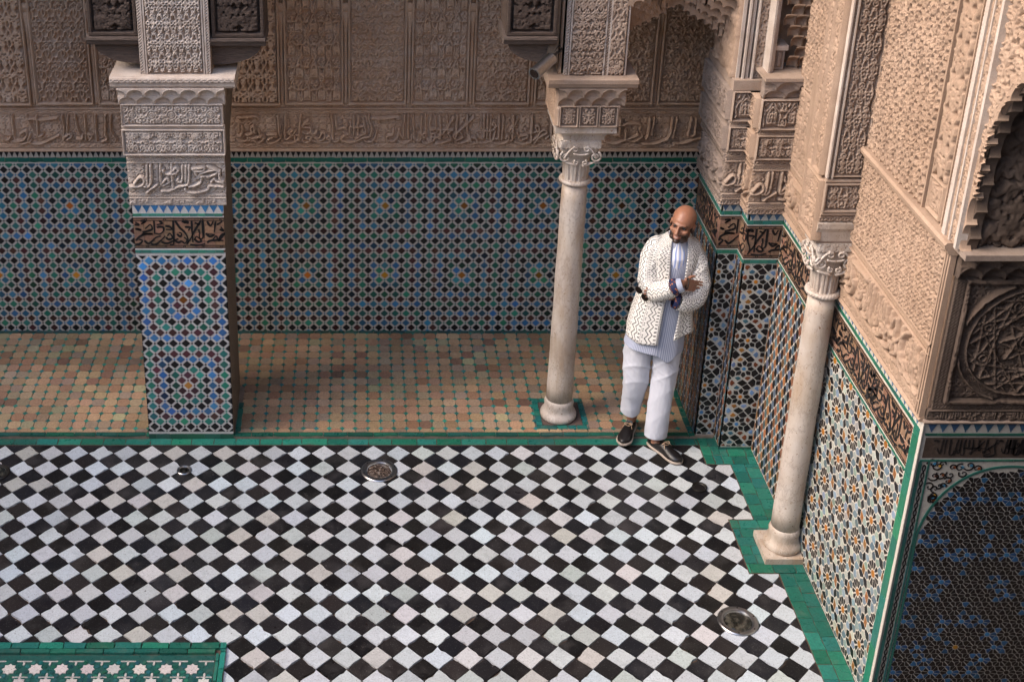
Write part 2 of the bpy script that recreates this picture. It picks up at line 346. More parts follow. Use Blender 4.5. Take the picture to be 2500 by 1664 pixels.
def textfn(strokes,v0,v1,w,u_of=lambda x:x,bgw=.004,xr=None,caps=True):
    bm=cellmap(PAT['knot'],.0032,.055,.05,.0012)
    def fn(U,Vv,u,v):
        ls=[]
        for s in strokes:
            pts=[(u_of(s[k]),v0+s[k+1]*(v1-v0)) for k in range(0,len(s),2)]
            if xr and not any(xr[0]<p[0]<xr[1] for p in pts): continue
            ls.append(pts)
        D=raster(u,v,ls,w); t=ridge(D,.35)
        b=ridge(tilesample(bm,U,Vv))*.42
        ring=np.where((D>1.35)&(D<2.0),0.,1.)
        return worn(U,Vv,np.maximum(t*1.15,b*ring))
    return fn

def voronoi(seeds,u0,u1,v0,v1,gap,reach):
    P=np.array([(a,b) for a,b,_ in seeds]); out=[]
    for i,(x,y,c) in enumerate(seeds):
        if not(u0-reach<x<u1+reach and v0-reach<y<v1+reach): continue
        d=np.hypot(P[:,0]-x,P[:,1]-y); nb=np.argsort(d)[1:17]
        poly=[(x-reach,y-reach),(x+reach,y-reach),(x+reach,y+reach),(x-reach,y+reach)]
        for j in nb:
            if d[j]<1e-6: continue
            nx,ny=(P[j]-(x,y))/d[j]; lim=d[j]/2-gap; o=[];n=len(poly)
            if n<3: break
            for k in range(n):
                a,b=poly[k],poly[(k+1)%n]; da=lim-((a[0]-x)*nx+(a[1]-y)*ny); db=lim-((b[0]-x)*nx+(b[1]-y)*ny)
                if da>=0: o.append(a)
                if da*db<0: t=da/(da-db); o.append((a[0]+(b[0]-a[0])*t,a[1]+(b[1]-a[1])*t))
            poly=o
        if len(poly)<3: continue
        q=clipbox(poly,u0,u1,v0,v1)
        if q: out.append((q,c))
    return out
S_BACK=[[-0.859,0.88,-0.799,0.91,-0.733,0.95,-0.709,0.88],[-0.571,0.97,-0.567,0.83,-0.562,0.35,-0.552,0.32],[-0.514,0.97,-0.518,0.59,-0.523,0.2,-0.503,0.16,-0.467,0.3,-0.444,0.45],[-0.502,0.39,-0.481,0.49,-0.466,0.45,-0.492,0.35,-0.462,0.27],[-0.406,0.97,-0.413,0.59,-0.42,0.1],[-0.35,0.83,-0.388,0.71,-0.34,0.71],[-0.388,0.66,-0.395,0.59,-0.341,0.54,-0.336,0.42,-0.366,0.35,-0.396,0.42],[-0.185,0.97,-0.175,0.59,-0.176,0.2,-0.171,0.08,-0.141,0.09,-0.133,0.16,-0.151,0.16],[-0.152,0.97,-0.15,0.59,-0.13,0.52,-0.08,0.59,-0.075,0.73,-0.092,0.78,-0.095,0.67,-0.075,0.66],[-0.022,0.97,-0.024,0.59,-0.026,0.3],[0.008,0.97,0.005,0.59,0.003,0.27],[0.082,0.97,0.093,0.71,0.105,0.52,0.09,0.25,0.04,0.2,-0.035,0.05,-0.111,0.1,-0.11,0.2,-0.08,0.3],[0.102,0.88,0.19,0.88,0.289,0.93,0.305,0.85,0.285,0.85],[-0.05,0.73,-0.04,0.59,0.01,0.59,0.05,0.64,0.04,0.85],[-0.831,0.59,-0.827,0.42,-0.844,0.25,-0.864,0.27],[-0.808,0.3,-0.768,0.32,-0.742,0.44,-0.746,0.59,-0.764,0.54,-0.762,0.42,-0.737,0.39],[-0.712,0.47,-0.703,0.27,-0.734,0.2,-0.764,0.17],[-0.865,0.1,-0.835,0.05,-0.79,0.1,-0.764,0.17,-0.784,0.2,-0.795,0.1,-0.749,0.1],[-0.739,0.1,-0.72,0.0,-0.689,0.1,-0.671,0.22,-0.688,0.3,-0.698,0.2,-0.668,0.2],[-0.648,0.3,-0.582,0.32,-0.623,0.2,-0.654,0.1,-0.639,0.0,-0.584,0.05,-0.553,0.2,-0.562,0.35],[-0.543,0.1,-0.528,0.02,-0.463,0.03,-0.427,0.15,-0.432,0.3,-0.452,0.25,-0.447,0.12,-0.422,0.12],[-0.397,0.12,-0.382,0.02,-0.342,0.08,-0.337,0.22,-0.356,0.27,-0.367,0.17,-0.337,0.15],[-0.332,0.2,-0.291,0.42,-0.321,0.35,-0.331,0.37],[-0.331,0.35,-0.287,0.12,-0.246,0.12,-0.231,0.3,-0.251,0.39,-0.276,0.2,-0.311,0.22],[-0.322,0.1,-0.272,0.02,-0.206,0.05,-0.191,0.17,-0.206,0.27,-0.221,0.17,-0.196,0.15],[-0.055,0.59,-0.055,0.35,-0.08,0.3,-0.1,0.39],[0.055,0.59,0.06,0.39,0.02,0.27,-0.01,0.17],[0.04,0.49,0.03,0.39,0.06,0.42],[0.14,0.49,0.136,0.3,0.111,0.1,0.071,0.05,0.05,0.12],[0.306,0.49,0.291,0.2,0.262,0.08,0.221,0.1,0.216,0.25,0.256,0.3,0.261,0.49],[0.259,0.91,0.292,0.92,0.303,0.86,0.286,0.85],[0.34,0.98,0.336,0.62,0.332,0.22,0.315,0.28,0.298,0.49],[0.367,0.98,0.364,0.62,0.368,0.17],[0.402,0.98,0.407,0.49,0.413,0.14,0.438,0.12,0.448,0.38],[0.464,0.96,0.46,0.62,0.457,0.14,0.438,0.12],[0.493,0.98,0.493,0.62,0.495,0.28,0.476,0.22,0.473,0.33,0.497,0.41],[0.53,0.98,0.524,0.62,0.532,0.14,0.504,0.14],[0.559,0.96,0.563,0.54,0.535,0.54],[0.593,0.96,0.6,0.49,0.598,0.17,0.584,0.22,0.592,0.3],[0.645,0.96,0.651,0.62,0.655,0.36,0.668,0.44],[0.524,0.49,0.591,0.48,0.646,0.5,0.69,0.49],[0.613,0.33,0.656,0.62,0.692,0.91],[0.718,0.98,0.714,0.62,0.711,0.22,0.694,0.25,0.702,0.36],[0.791,0.98,0.789,0.49,0.8,0.14,0.737,0.01,0.709,0.09,0.758,0.22,0.746,0.38,0.734,0.44],[0.718,0.38,0.771,0.62,0.835,0.94],[0.911,0.98,0.912,0.62,0.912,0.22,0.885,0.22,0.868,0.3],[0.936,0.98,0.937,0.62,0.938,0.17],[0.961,0.98,0.959,0.62,0.96,0.14,0.979,0.14,0.993,0.44],[0.892,0.68,0.899,0.49,0.976,0.49,0.997,0.68,0.979,0.76,0.975,0.65,1.003,0.62],[1.018,0.98,1.019,0.62,1.017,0.22,0.99,0.17],[1.049,0.98,1.048,0.62,1.043,0.14],[1.12,0.98,1.122,0.49,1.118,0.14,1.096,0.12],[1.154,0.91,1.134,0.68,1.098,0.49,1.104,0.38,1.125,0.49],[1.255,0.96,1.256,0.62,1.254,0.04],[1.208,0.49,1.242,0.38,1.308,0.44,1.306,0.6,1.283,0.62,1.291,0.49],[1.28,0.01,1.31,0.22,1.364,0.38,1.351,0.49,1.324,0.44,1.299,0.25,1.257,0.09],[1.395,0.91,1.398,0.49,1.395,0.12,1.361,0.17,1.381,0.28],[1.419,0.76,1.425,0.36,1.429,0.01,1.401,0.06,1.409,0.28,1.432,0.25],[0.3,0.06,0.344,0.01,0.388,0.12,0.393,0.3],[0.471,0.06,0.494,-0.0,0.548,0.12,0.564,0.3,0.542,0.36,0.537,0.25,0.57,0.22],[0.571,0.01,0.626,0.04,0.675,0.14,0.669,0.28],[0.803,0.06,0.813,0.22,0.858,0.17,0.864,0.04,0.825,0.04,0.806,0.36],[0.87,0.06,0.914,-0.0,0.958,0.06],[0.958,0.06,1.025,-0.02,1.08,0.06,1.095,0.22,1.078,0.28,1.073,0.17],[1.135,0.06,1.18,-0.02,1.252,0.02],[1.154,0.38,1.179,0.14,1.222,0.22,1.227,0.3,1.172,0.28],[-2.476,1.0,-2.476,0.65,-2.471,0.18,-2.436,0.1],[-2.371,1.0,-2.33,0.45,-2.302,0.26,-2.268,0.3],[-2.37,0.88,-2.257,0.84,-2.15,0.9],[-2.298,0.98,-2.301,0.3],[-2.116,0.98,-2.11,0.45,-2.125,0.1],[-2.076,0.98,-2.09,0.26],[-2.023,0.98,-2.011,0.53,-1.985,0.18],[-1.954,1.0,-1.954,0.53,-1.958,0.1],[-1.877,1.0,-1.881,0.53,-1.88,0.1],[-1.804,1.0,-1.816,0.3],[-1.767,1.0,-1.772,0.45,-1.733,0.1],[-2.578,0.3,-2.534,0.1,-2.498,0.26,-2.528,0.37],[-2.431,0.33,-2.387,0.45,-2.384,0.26,-2.42,0.1,-2.486,0.06,-2.422,-0.02,-2.354,0.1],[-2.357,0.33,-2.372,0.06,-2.3,-0.02,-2.224,0.1,-2.155,0.26],[-2.092,0.14,-2.057,0.26,-2.088,0.33,-2.125,0.1],[-2.026,0.18,-1.985,0.16,-1.979,0.3],[-1.941,0.33,-1.929,0.14,-1.91,0.26,-1.933,0.33],[-1.848,0.06,-1.806,0.14,-1.812,0.3],[1.889,0.88,1.892,0.26],[2.1,0.88,2.096,0.3,2.082,0.18],[2.133,0.88,2.12,0.3],[2.263,0.88,2.258,0.33,2.23,0.1],[2.295,0.88,2.278,0.18],[2.401,0.88,2.389,0.3],[2.433,0.88,2.43,0.3,2.39,0.26],[1.786,0.3,1.862,0.61,2.023,0.69,2.035,0.49],[1.79,0.06,1.872,0.0,2.015,0.26,2.021,0.37],[1.938,0.45,1.944,0.14,2.002,0.06,2.056,0.26],[2.061,-0.02,2.143,-0.02,2.246,0.14],[2.29,-0.02,2.363,0.02,2.465,0.18,2.521,0.26],[1.783,0.45,1.835,0.3,1.891,0.33]]
S_PILLAR=[[-1.296,0.99,-1.299,0.62,-1.305,0.3,-1.321,0.27],[-1.274,0.99,-1.276,0.62,-1.282,0.36,-1.301,0.25],[-1.213,0.99,-1.216,0.62,-1.215,0.32,-1.195,0.31,-1.162,0.4],[-1.145,0.99,-1.147,0.62,-1.145,0.23],[-1.407,0.27,-1.358,0.27,-1.324,0.36,-1.322,0.54,-1.346,0.58,-1.381,0.36],[-1.197,0.84,-1.19,0.71,-1.126,0.71,-1.104,0.82,-1.124,0.9,-1.133,0.82],[-1.077,0.97,-1.08,0.62,-1.088,0.43,-1.109,0.43],[-1.056,0.97,-1.062,0.43],[-1.036,0.97,-1.04,0.62,-1.046,0.4],[-1.019,0.88,-0.946,0.9,-0.955,0.8,-1.004,0.8],[-1.011,0.84,-0.982,0.56,-0.964,0.71,-0.882,0.84],[-0.957,0.62,-0.925,0.6,-0.884,0.67,-0.862,0.8,-0.922,0.95],[-1.308,0.05,-1.273,0.21,-1.24,0.32],[-1.214,0.1,-1.173,0.09,-1.111,0.23,-1.049,0.34],[-1.041,0.27,-1.009,0.3,-0.971,0.4,-0.965,0.62],[-1.067,0.19,-1.052,0.08,-0.991,0.05,-0.929,0.14,-0.92,0.25,-0.867,0.27,-0.83,0.27],[-0.906,0.4,-0.885,0.51,-0.87,0.43,-0.829,0.4],[-0.851,0.78,-0.852,0.56,-0.829,0.45],[-1.211,0.36,-1.176,0.54,-1.169,0.45],[-1.117,0.45,-1.107,0.54]]
S_TILE=[[-1.277,0.89,-1.277,0.47],[-1.156,0.89,-1.158,0.58,-1.161,0.17,-1.186,0.13],[-1.144,0.89,-1.118,0.68,-1.087,0.52,-1.069,0.3,-1.079,0.13],[-1.041,0.89,-1.041,0.58,-1.039,0.2],[-0.984,0.89,-1.024,0.58,-1.047,0.37,-1.074,0.16],[-0.972,0.89,-0.972,0.62,-0.973,0.37,-0.994,0.32,-0.997,0.47],[-0.89,0.87,-0.901,0.53],[-1.262,0.68,-1.245,0.7,-1.221,0.68,-1.222,0.56,-1.248,0.47,-1.273,0.49],[-1.354,0.53,-1.313,0.58,-1.291,0.64,-1.302,0.77,-1.336,0.64],[-1.406,0.13,-1.376,0.16,-1.358,0.26,-1.378,0.3],[-1.4,0.26,-1.373,0.39,-1.335,0.47,-1.289,0.47,-1.33,0.49,-1.359,0.47],[-1.346,0.26,-1.318,0.17,-1.274,0.35,-1.241,0.41],[-1.306,0.16,-1.277,0.13,-1.234,0.3,-1.212,0.41],[-1.208,0.37,-1.192,0.3,-1.167,0.35,-1.182,0.49,-1.199,0.41],[-1.239,0.22,-1.202,0.17,-1.151,0.28,-1.13,0.32],[-1.137,0.47,-1.117,0.39,-1.108,0.49,-1.124,0.52],[-1.156,0.28,-1.132,0.2,-1.111,0.24,-1.091,0.17,-1.077,0.28,-1.093,0.37],[-1.031,0.32,-1.007,0.22,-0.986,0.26,-1.014,0.39,-1.027,0.3],[-0.955,0.49,-0.931,0.39,-0.902,0.45,-0.943,0.47],[-0.95,0.2,-0.928,0.26,-0.887,0.28,-0.89,0.41,-0.912,0.3],[-0.879,0.24,-0.853,0.39,-0.836,0.49,-0.861,0.43,-0.875,0.28,-0.846,0.26],[-1.4,0.77,-1.372,0.77,-1.395,0.85],[-1.398,0.64,-1.362,0.6,-1.385,0.66],[-1.362,0.89,-1.329,0.89,-1.359,0.79,-1.333,0.85],[-1.243,0.89,-1.227,0.81,-1.261,0.77],[-1.208,0.73,-1.179,0.7,-1.168,0.62,-1.205,0.62],[-1.103,0.87,-1.063,0.83,-1.078,0.91,-1.088,0.81],[-1.022,0.83,-0.989,0.77],[-0.943,0.87,-0.924,0.73,-0.906,0.87],[-0.882,0.77,-0.849,0.87],[-0.867,0.62,-0.843,0.58,-0.858,0.7],[-1.058,0.13,-1.009,0.11,-0.963,0.16],[-0.999,0.62,-0.992,0.47],[-1.085,0.7,-1.052,0.68,-1.065,0.58]]
# ---------------- colours of the glazed tiles ----------------
BLK=(.012,.011,.012); MAR=(.055,.022,.020); GRN=(.026,.155,.115); BLU=(.038,.155,.27); ORG=(.42,.15,.015); WHT=(.62,.58,.52); BRN=(.16,.05,.02)
TEAL=(.02,.16,.12); LBL=(.14,.24,.40); YEL=(.45,.25,.04); BRICK=(.34,.19,.11)
# ---------------- enclosure of the courtyard (outside the frame, but it shapes the light) ----------------
def struct(name,mb,mat,parent=None,cols=None):
    o=mb.build(name,mat,parent,kind='structure',cols=bool(cols)); return o
YB=8.83
mb=MB(); mb.box(-9.4,-9,-4,12,0,7.0); struct('courtyard_left_wall',mb,M['plaster'])
mb=MB(); mb.box(-9,6,-4.4,-4,0,7.5); struct('courtyard_near_wall',mb,M['plaster'])
mb=MB(); mb.box(-9,2.9,7.62,7.95,3.95,8.0); struct('upper_facade_wall',mb,M['stucco'])
mb=MB(); mb.box(-9,4.4,7.95,9.2,3.95,4.1); struct('gallery_ceiling',mb,M['ceiling'])
mb=MB(); mb.box(2.66,3.1,-4,7.9,4.45,8.6); struct('upper_side_wall',mb,M['plaster'])
mb=MB(); mb.box(2.66,3.1,-4,3.3,0,4.45); mb.box(2.38,2.66,3.0,3.35,0,4.45); struct('near_wall_and_shade_pier',mb,M['plaster'])  # unseen wall; the projecting pier is added to keep light off the jamb
mb=MB(); mb.box(2.0,2.66,-4,7.4,4.9,5.0); struct('eaves_light_block',mb,M['ceiling'])  # unseen eaves added to block overhead light above jamb and side wall
mb=MB(); mb.box(3.1,6.4,2.2,5.9,4.46,4.6); struct('passage_ceiling',mb,M['ceiling'])
mb=MB(); mb.box(6.4,6.6,2.2,5.9,0,4.6); mb.box(3.1,6.4,2.1,2.25,0,4.6); struct('passage_far_wall',mb,M['ceiling'])
mb=MB(); mb.box(4.4,4.6,7.3,9.3,0,4.1); struct('gallery_end_wall',mb,M['stucco_brown'])
mb=MB(); mb.box(2.50,2.62,8.0,8.84,0,3.97); struct('gallery_light_block',mb,M['stucco_shaded'])  # hidden wall added to darken the recess behind the back arch
mb=MB(); mb.box(1.66,2.5,7.90,8.82,3.13,3.25); struct('end_bay_light_block',mb,M['stucco_shaded'])  # low ceiling added out of view to cut sky light in the recess
# ---------------- ground ----------------
mb=MB(); mb.box(-9,6.4,-4,7.49,-.4,-.012); floor=struct('courtyard_floor',mb,M['floor_grout'])
D=.1653; X0=.026; Y0=7.40
tiles=[];whites=[];blacks=[]
def rough_poly(cx,cy,hx,hy,chip):
    cs=[(cx+hx,cy),(cx,cy+hy),(cx-hx,cy),(cx,cy-hy)]; out=[]
    cs=[(a+rng.gauss(0,.0011),b+rng.gauss(0,.0011)) for a,b in cs]
    for i in range(4):
        a,b=cs[i],cs[(i+1)%4]; out.append(a)
        k=4
        for j in range(1,k):
            t=j/k+rng.uniform(-.08,.08); dx,dy=b[0]-a[0],b[1]-a[1]; l=math.hypot(dx,dy)
            inn=abs(rng.gauss(0,.0009)) + (rng.uniform(.003,.010) if rng.random()<chip else 0)
            out.append((a[0]+dx*t-dy/l*inn,a[1]+dy*t+dx/l*inn))
    # chipped corner
    if rng.random()<chip*2:
        j=rng.choice((0,4,8,12)); m=(cx,cy); p=out[j]; f=rng.uniform(.05,.16); out[j]=(p[0]+(m[0]-p[0])*f,p[1]+(m[1]-p[1])*f)
    return out
for j in range(0,62):
    for i in range(-38,20):
        cx=X0+i*D+(j%2)*D/2; cy=Y0-j*D/2; k=j%2
        # even rows start with black halves at the border, odd rows white
        if cx>2.66 or cx<-6: continue
        if cx<-.74 and cy<5.57: 
            if cy<5.55: continue
        chip=.07+.16*max(0,min(1,(6.6-cy)/1.2))*(1 if cx<.5 else .5)
        poly=rough_poly(cx,cy,D/2-.0016,D/2-.0016,chip)
        poly=clipbox(poly,-6,2.655,2.2,7.418)
        if not poly: continue
        if k==1:
            b=rng.choice([(.53,.565,.59),(.50,.545,.59),(.54,.545,.555),(.52,.555,.57),(.47,.52,.51),(.56,.61,.645),(.51,.505,.48),(.55,.62,.67),(.53,.565,.595),(.49,.53,.56)]); whites.append((poly,vary(b,.10,.02)))
        else:
            b=rng.choice([(.009,.009,.012),(.011,.010,.010),(.005,.005,.006),(.015,.014,.016),(.020,.017,.017),(.009,.010,.014)]); blacks.append((poly,vary(b,.25,.04)))
lay_tiles(F_FL,whites,floor,'tile','white_tiles_beyond',M['marble_tile'],-.012,0,.0012,160)
lay_tiles(F_FL,blacks,floor,'tile','black_tiles_beyond',M['black_tile'],-.012,-.0006,.0012,140)
# green glazed border
def bricks(u0,u1,v0,v1,lu,lv,gap=.0018,col=TEAL,along='u',jit=.15,var=.28):
    out=[]; 
    nv=max(1,round((v1-v0)/lv)); dv=(v1-v0)/nv
    for b in range(nv):
        x=u0-(rng.random()*lu if nv>1 else rng.random()*lu*.5)
        while x<u1:
            w=lu*(1+rng.uniform(-jit,jit)); a,c=max(x,u0),min(x+w,u1)
            if c-a>.012: 
                q=[(a+gap,v0+b*dv+gap),(c-gap,v0+b*dv+gap),(c-gap,v0+(b+1)*dv-gap),(a+gap,v0+(b+1)*dv-gap)]
                qq=[]
                for e in range(4):
                    p_,r_=q[e],q[(e+1)%4]; qq.append(p_)
                    if dv>.03:
                        for t_ in (.3,.7): qq.append((p_[0]+(r_[0]-p_[0])*t_,p_[1]+(r_[1]-p_[1])*t_))
                ja=.0014 if dv>.03 else .0005
                q=[(s+rng.gauss(0,ja),t+rng.gauss(0,ja)) for s,t in qq]
                out.append((q,vary(col,var,.12)))
            x+=w
    return out
def swap(ts): return [([(v,u) for u,v in p],c) for p,c in ts]
mb=MB()
for a in ((-9,2.3,7.40,7.469),(2.30,2.43,7.19,7.50),(2.43,2.66,7.19,7.37),(2.46,2.66,6.62,7.2),(2.303,2.66,6.154,6.64),(2.475,2.66,2.5,6.16)): mb.box(a[0]-.002,a[1],a[2]-.002,a[3],-.01,.0025)
mb.build('border_bedding',M['floor_grout'],floor,cols=False)
g=bricks(-4.2,2.30,7.40,7.469,.155,.07,col=(.025,.20,.145))
g+=bricks(2.302,2.42,7.19,7.487,.12,.10)+bricks(2.42,2.64,7.19,7.355,.11,.085)+swap(bricks(6.63,7.19,2.46,2.64,.10,.09))+bricks(2.305,2.64,6.154,6.63,.12,.08)+swap(bricks(3.6,6.154,2.475,2.64,.115,.083))
lay_tiles(F_FL,g,floor,'border_tile','border_tiles_beyond',M['green'],.002,.006,.0012,110)
# ---------------- basin surround with star mosaic (lower left) ----------------
bs=bpy.data.objects.new('star_mosaic_panel',None); COL.objects.link(bs); bs.location=(-2,5.2,0)
bs['label']='white star mosaic with green rim at the lower left of the checkered floor'; bs['category']='mosaic'
mb=MB(); mb.box(-6,-.713,3.0,5.592,-.02,.004); mb.build('panel_bed',M['floor_grout'],bs,cols=False)
g=bricks(-6,-.713,5.545,5.592,.14,.05,col=TEAL)+bricks(-6,-.768,5.512,5.545,.15,.05,col=(.02,.13,.10))+swap(bricks(3.0,5.545,-.745,-.713,.13,.05,col=(.02,.22,.16)))+swap(bricks(3.0,5.512,-.768,-.745,.14,.05,col=TEAL))
lay_tiles(F_FL,g,bs,'rim_tile','rim_tiles_beyond',M['green'],.004,.020,.001,60)
s=.1399; cx0=-.884; cy0=5.407; zel=[];wh=[]
def star(cx,cy,r,n=8,ratio=.62,a0=None):
    a0=math.pi/n if a0 is None else a0
    return [(cx+(r if k%2==0 else r*ratio)*math.cos(a0+math.pi*k/n),cy+(r if k%2==0 else r*ratio)*math.sin(a0+math.pi*k/n)) for k in range(2*n)]
for i in range(0,36):
    for j in range(0,14):
        x=cx0-i*s+ (s/2 if j%2 else 0); y=cy0-j*.098
        if y<3.1 or x>-.80: continue
        wh.append((star(x,y,.040,8,.74,0),vary((.60,.56,.52),.1,.03)))
        for k in range(8):
            a=math.pi/8+k*math.pi/4
            c,sn=math.cos(a),math.sin(a)
            def rot(px,py): return (x+px*c-py*sn,y+px*sn+py*c)
            zel.append(([rot(.036,-.0015),rot(.050,-.013),rot(.064,-.009),rot(.064,.009),rot(.050,.013),rot(.036,.0015)],vary((.02,.12,.105),.35,.2)))
        # T-shaped white strips
        for sg in (1,-1):
            ty=y+sg*.056
            if not(j%2==0): continue
            tx=x+s/2
            if sg==1 and j>0: continue
            wh.append(([(tx-.042,ty+.003*sg),(tx+.042,ty+.003*sg),(tx+.042,ty-.003*sg),(tx-.042,ty-.003*sg)][::1],(.58,.54,.50)))
            wh.append(([(tx-.006,ty-.004*sg),(tx+.006,ty-.004*sg),(tx+.006,ty-.024*sg),(tx,ty-.03*sg),(tx-.006,ty-.024*sg)],(.58,.54,.50)))
mb=MB(); mb.prism(F_FL,[(-6,3.0),(-.77,3.0),(-.77,5.510),(-6,5.510)],.004,.006,(.02,.10,.085)); mb.build('green_field',M['green'],bs)
cl=lambda L_:[(q,c) for p,c in L_ for q in [clipbox(p,-6,-.772,3,5.508)] if q]
lay_tiles(F_FL,cl(wh),bs,'star','white_stars_beyond',M['marble_tile'],.005,.0105,.0008,40)
lay_tiles(F_FL,cl(zel),bs,'mosaic_piece','green_pieces_beyond',M['green'],.005,.009,.0008,200)
# ---------------- gallery floor ----------------
mb=MB(); mb.box(-9,4.4,7.474,9.3,-.4,.022); gal=struct('gallery_floor',mb,M['terra_grout'])
G=.0882; ter=[];cab=[]
for i in range(-62,40):
    for j in range(0,15):
        x=-.0145+i*G; y=7.552+j*G
        # terracotta piece centred between cabochons
        cx,cy=x+G/2,y-G/2 
        hx,hy,c=G/2-.0007,G/2-.0007,.0205
        poly=[(cx-hx+c*.9,cy-hy),(cx+hx-c*.9,cy-hy),(cx+hx-.004,cy-hy+c*.45),(cx+hx,cy-hy+c),(cx+hx,cy+hy-c),(cx+hx-.004,cy+hy-c*.45),(cx+hx-c*.9,cy+hy),(cx-hx+c*.9,cy+hy),(cx-hx+.004,cy+hy-c*.45),(cx-hx,cy+hy-c),(cx-hx,cy-hy+c),(cx-hx+.004,cy-hy+c*.45)]
        poly=[(a+rng.gauss(0,.0012),b+rng.gauss(0,.0012)) for a,b in poly]
        poly=clipbox(poly,-5.2,3.6,7.511,8.785)
        ok=lambda q:not((1.225<q[0]<1.592 and 7.54<q[1]<7.912) or (-1.42<q[0]<-.79 and 7.46<q[1]<8.06) or (2.24<q[0]<2.7 and q[1]<8.06))
        if poly and ok((cx,cy)):
            # worn patches: warmer in front, greyer towards the wall
            base=[(.44,.275,.165),(.48,.315,.18),(.38,.215,.125),(.37,.27,.19),(.43,.31,.19),(.42,.36,.21),(.26,.145,.095)][rng.choices(range(7),(6,5,2.5,2.5,3,1.2,1))[0]]
            g_=lown(np.array([cx*.8]),np.array([cy*2.]),3.)[0]
            base=tuple(b*(.66+.62*g_) for b in base); ter.append((poly,vary(base,.14,.05)))
        r=.0205
        p2=clipbox([(x+r,y),(x,y+r),(x-r,y),(x,y-r)],-5.2,3.6,7.512,8.785)
        if p2 and ok((x,y)): cab.append((p2,vary((.02,.20,.165),.3,.15)))
lay_tiles(F_FL,ter,gal,'paving_tile','paving_tiles_beyond',M['terra'],.018,.030,.0012,300)
lay_tiles(F_FL,cab,gal,'green_inset','green_insets_beyond',M['glaze'],.018,.0305,.0006,120)
g=bricks(-5.2,2.29,7.4715,7.508,.17,.04,col=(.018,.12,.085))+bricks(-5.2,3.6,8.788,8.822,.12,.04,col=(.03,.10,.09),var=.4)
g+=bricks(1.228,1.59,7.54,7.588,.07,.05,col=(.02,.17,.15))+bricks(1.228,1.59,7.864,7.912,.07,.05,col=(.02,.17,.15))+swap(bricks(7.588,7.864,1.228,1.272,.07,.05,col=(.02,.17,.15)))+swap(bricks(7.588,7.864,1.548,1.59,.07,.05,col=(.02,.17,.15)))
g+=swap(bricks(7.51,7.86,-.832,-.792,.11,.05,col=(.02,.16,.14)))+swap(bricks(7.51,8.06,2.243,2.285,.10,.05,col=TEAL))
lay_tiles(F_FL,g,gal,'kerb_tile','kerb_tiles_beyond',M['green'],.020,.0312,.001,90)
mb=MB(); mb.box(1.274,1.546,7.59,7.862,.02,.0305,(.13,.09,.075)); mb.build('bedding_stone',M['terra'],gal)
# ---------------- ribbons (flat lettering) ----------------
def ribbon(mb,fr,pts,w,h0,h1,col,taper=True,clipu=None):
    P=catmull(pts,5); n=len(P)
    if n<2: return
    Ls=[];Rs=[]
    for i,p in enumerate(P):
        t=P[min(i+1,n-1)]-P[max(i-1,0)]; t=t/(np.linalg.norm(t)+1e-9); nn=np.array((-t[1],t[0])); q=i/(n-1)
        ww=w*(.55+.45*math.sin(math.pi*min(1,q*1.25+.2))) if taper else w
        Ls.append(p+nn*ww); Rs.append(p-nn*ww)
    for i in range(n-1):
        if clipu and not (clipu[0]<P[i][0]<clipu[1]): continue
        mb.prism(fr,[tuple(Rs[i]),tuple(Rs[i+1]),tuple(Ls[i+1]),tuple(Ls[i])],h0,h1,col)
def strokes_pts(S,fx,v0,v1): return [[(fx(s[k]),v0+s[k+1]*(v1-v0)) for k in range(0,len(s),2)] for s in S]
# ---------------- dado building blocks ----------------
def merlons(fr,u0,u1,v0,v1,per,col,root,h=.0,phase=0.):
    n=int((u1-u0)/per)+1; ts=[]
    H_=v1-v0
    for i in range(-1,n+1):
        c=u0+(i+.5)*per+phase; st=5; L_=[];Rr=[]
        for k in range(st):     # inverted stepped triangle, widest on top
            y1=v1-H_*k/st; y0=v1-H_*(k+1)/st; wd=per*.5*(1-(k+.35)/st)*1.02
            Rr+=[(c+wd,y1),(c+wd*.80,y0)]; L_+=[(c-wd,y1),(c-wd*.80,y0)]
        poly=Rr+L_[::-1]
        for a,b in ((0,u0),(1,u1)): pass
        xs=[p[0] for p in poly]
        if min(xs)<u0-per*.6 or max(xs)>u1+per*.6: continue
        poly=[(min(max(x,u0+.0005),u1-.0005),y) for x,y in poly]
        if max(p[0] for p in poly)-min(p[0] for p in poly)<.004: continue
        ts.append((poly,vary(col,.2,.1)))
    lay_tiles(fr,ts,root,'merlon_tile','merlon_tiles_beyond',M['glaze'],h,h+.002,0,60)
def strip(fr,u0,u1,v0,v1,col,root,lu=.13,h=.0,name='border_tile',top=.004,vertical=False,limit=50):
    if vertical: ts=swap(bricks(v0,v1,u0,u1,lu,9,.0006,col,var=.2))
    else: ts=bricks(u0,u1,v0,v1,lu,9,.0006,col,var=.2)
    lay_tiles(fr,ts,root,name,name+'s_beyond',M['glaze'],h,h+top,.0005,limit,minpx=6)
def slab(fr,u0,u1,v0,v1,h0,h1,mat,root,name,col=WHT,kind=None):
    mb=MB(); mb.prism(fr,[(u0,v0),(u1,v0),(u1,v1),(u0,v1)],h0,h1,col); return mb.build(name,mat,root,kind=kind)
def moulding(fr,u0,u1,prof,mat,root,name='moulding'):
    mb=MB(); mb.sweep(fr,prof,u0,u1); return mb.build(name,mat,root,cols=False)
def mould_round(v0,v1,h,base=0.,n=6):
    return [(v0,base-.01),(v0,base)]+[(v0+(v1-v0)*(.5-.5*math.cos(math.pi*k/n)),base+h*math.sin(math.pi*k/n)) for k in range(1,n)]+[(v1,base),(v1,base-.01)]
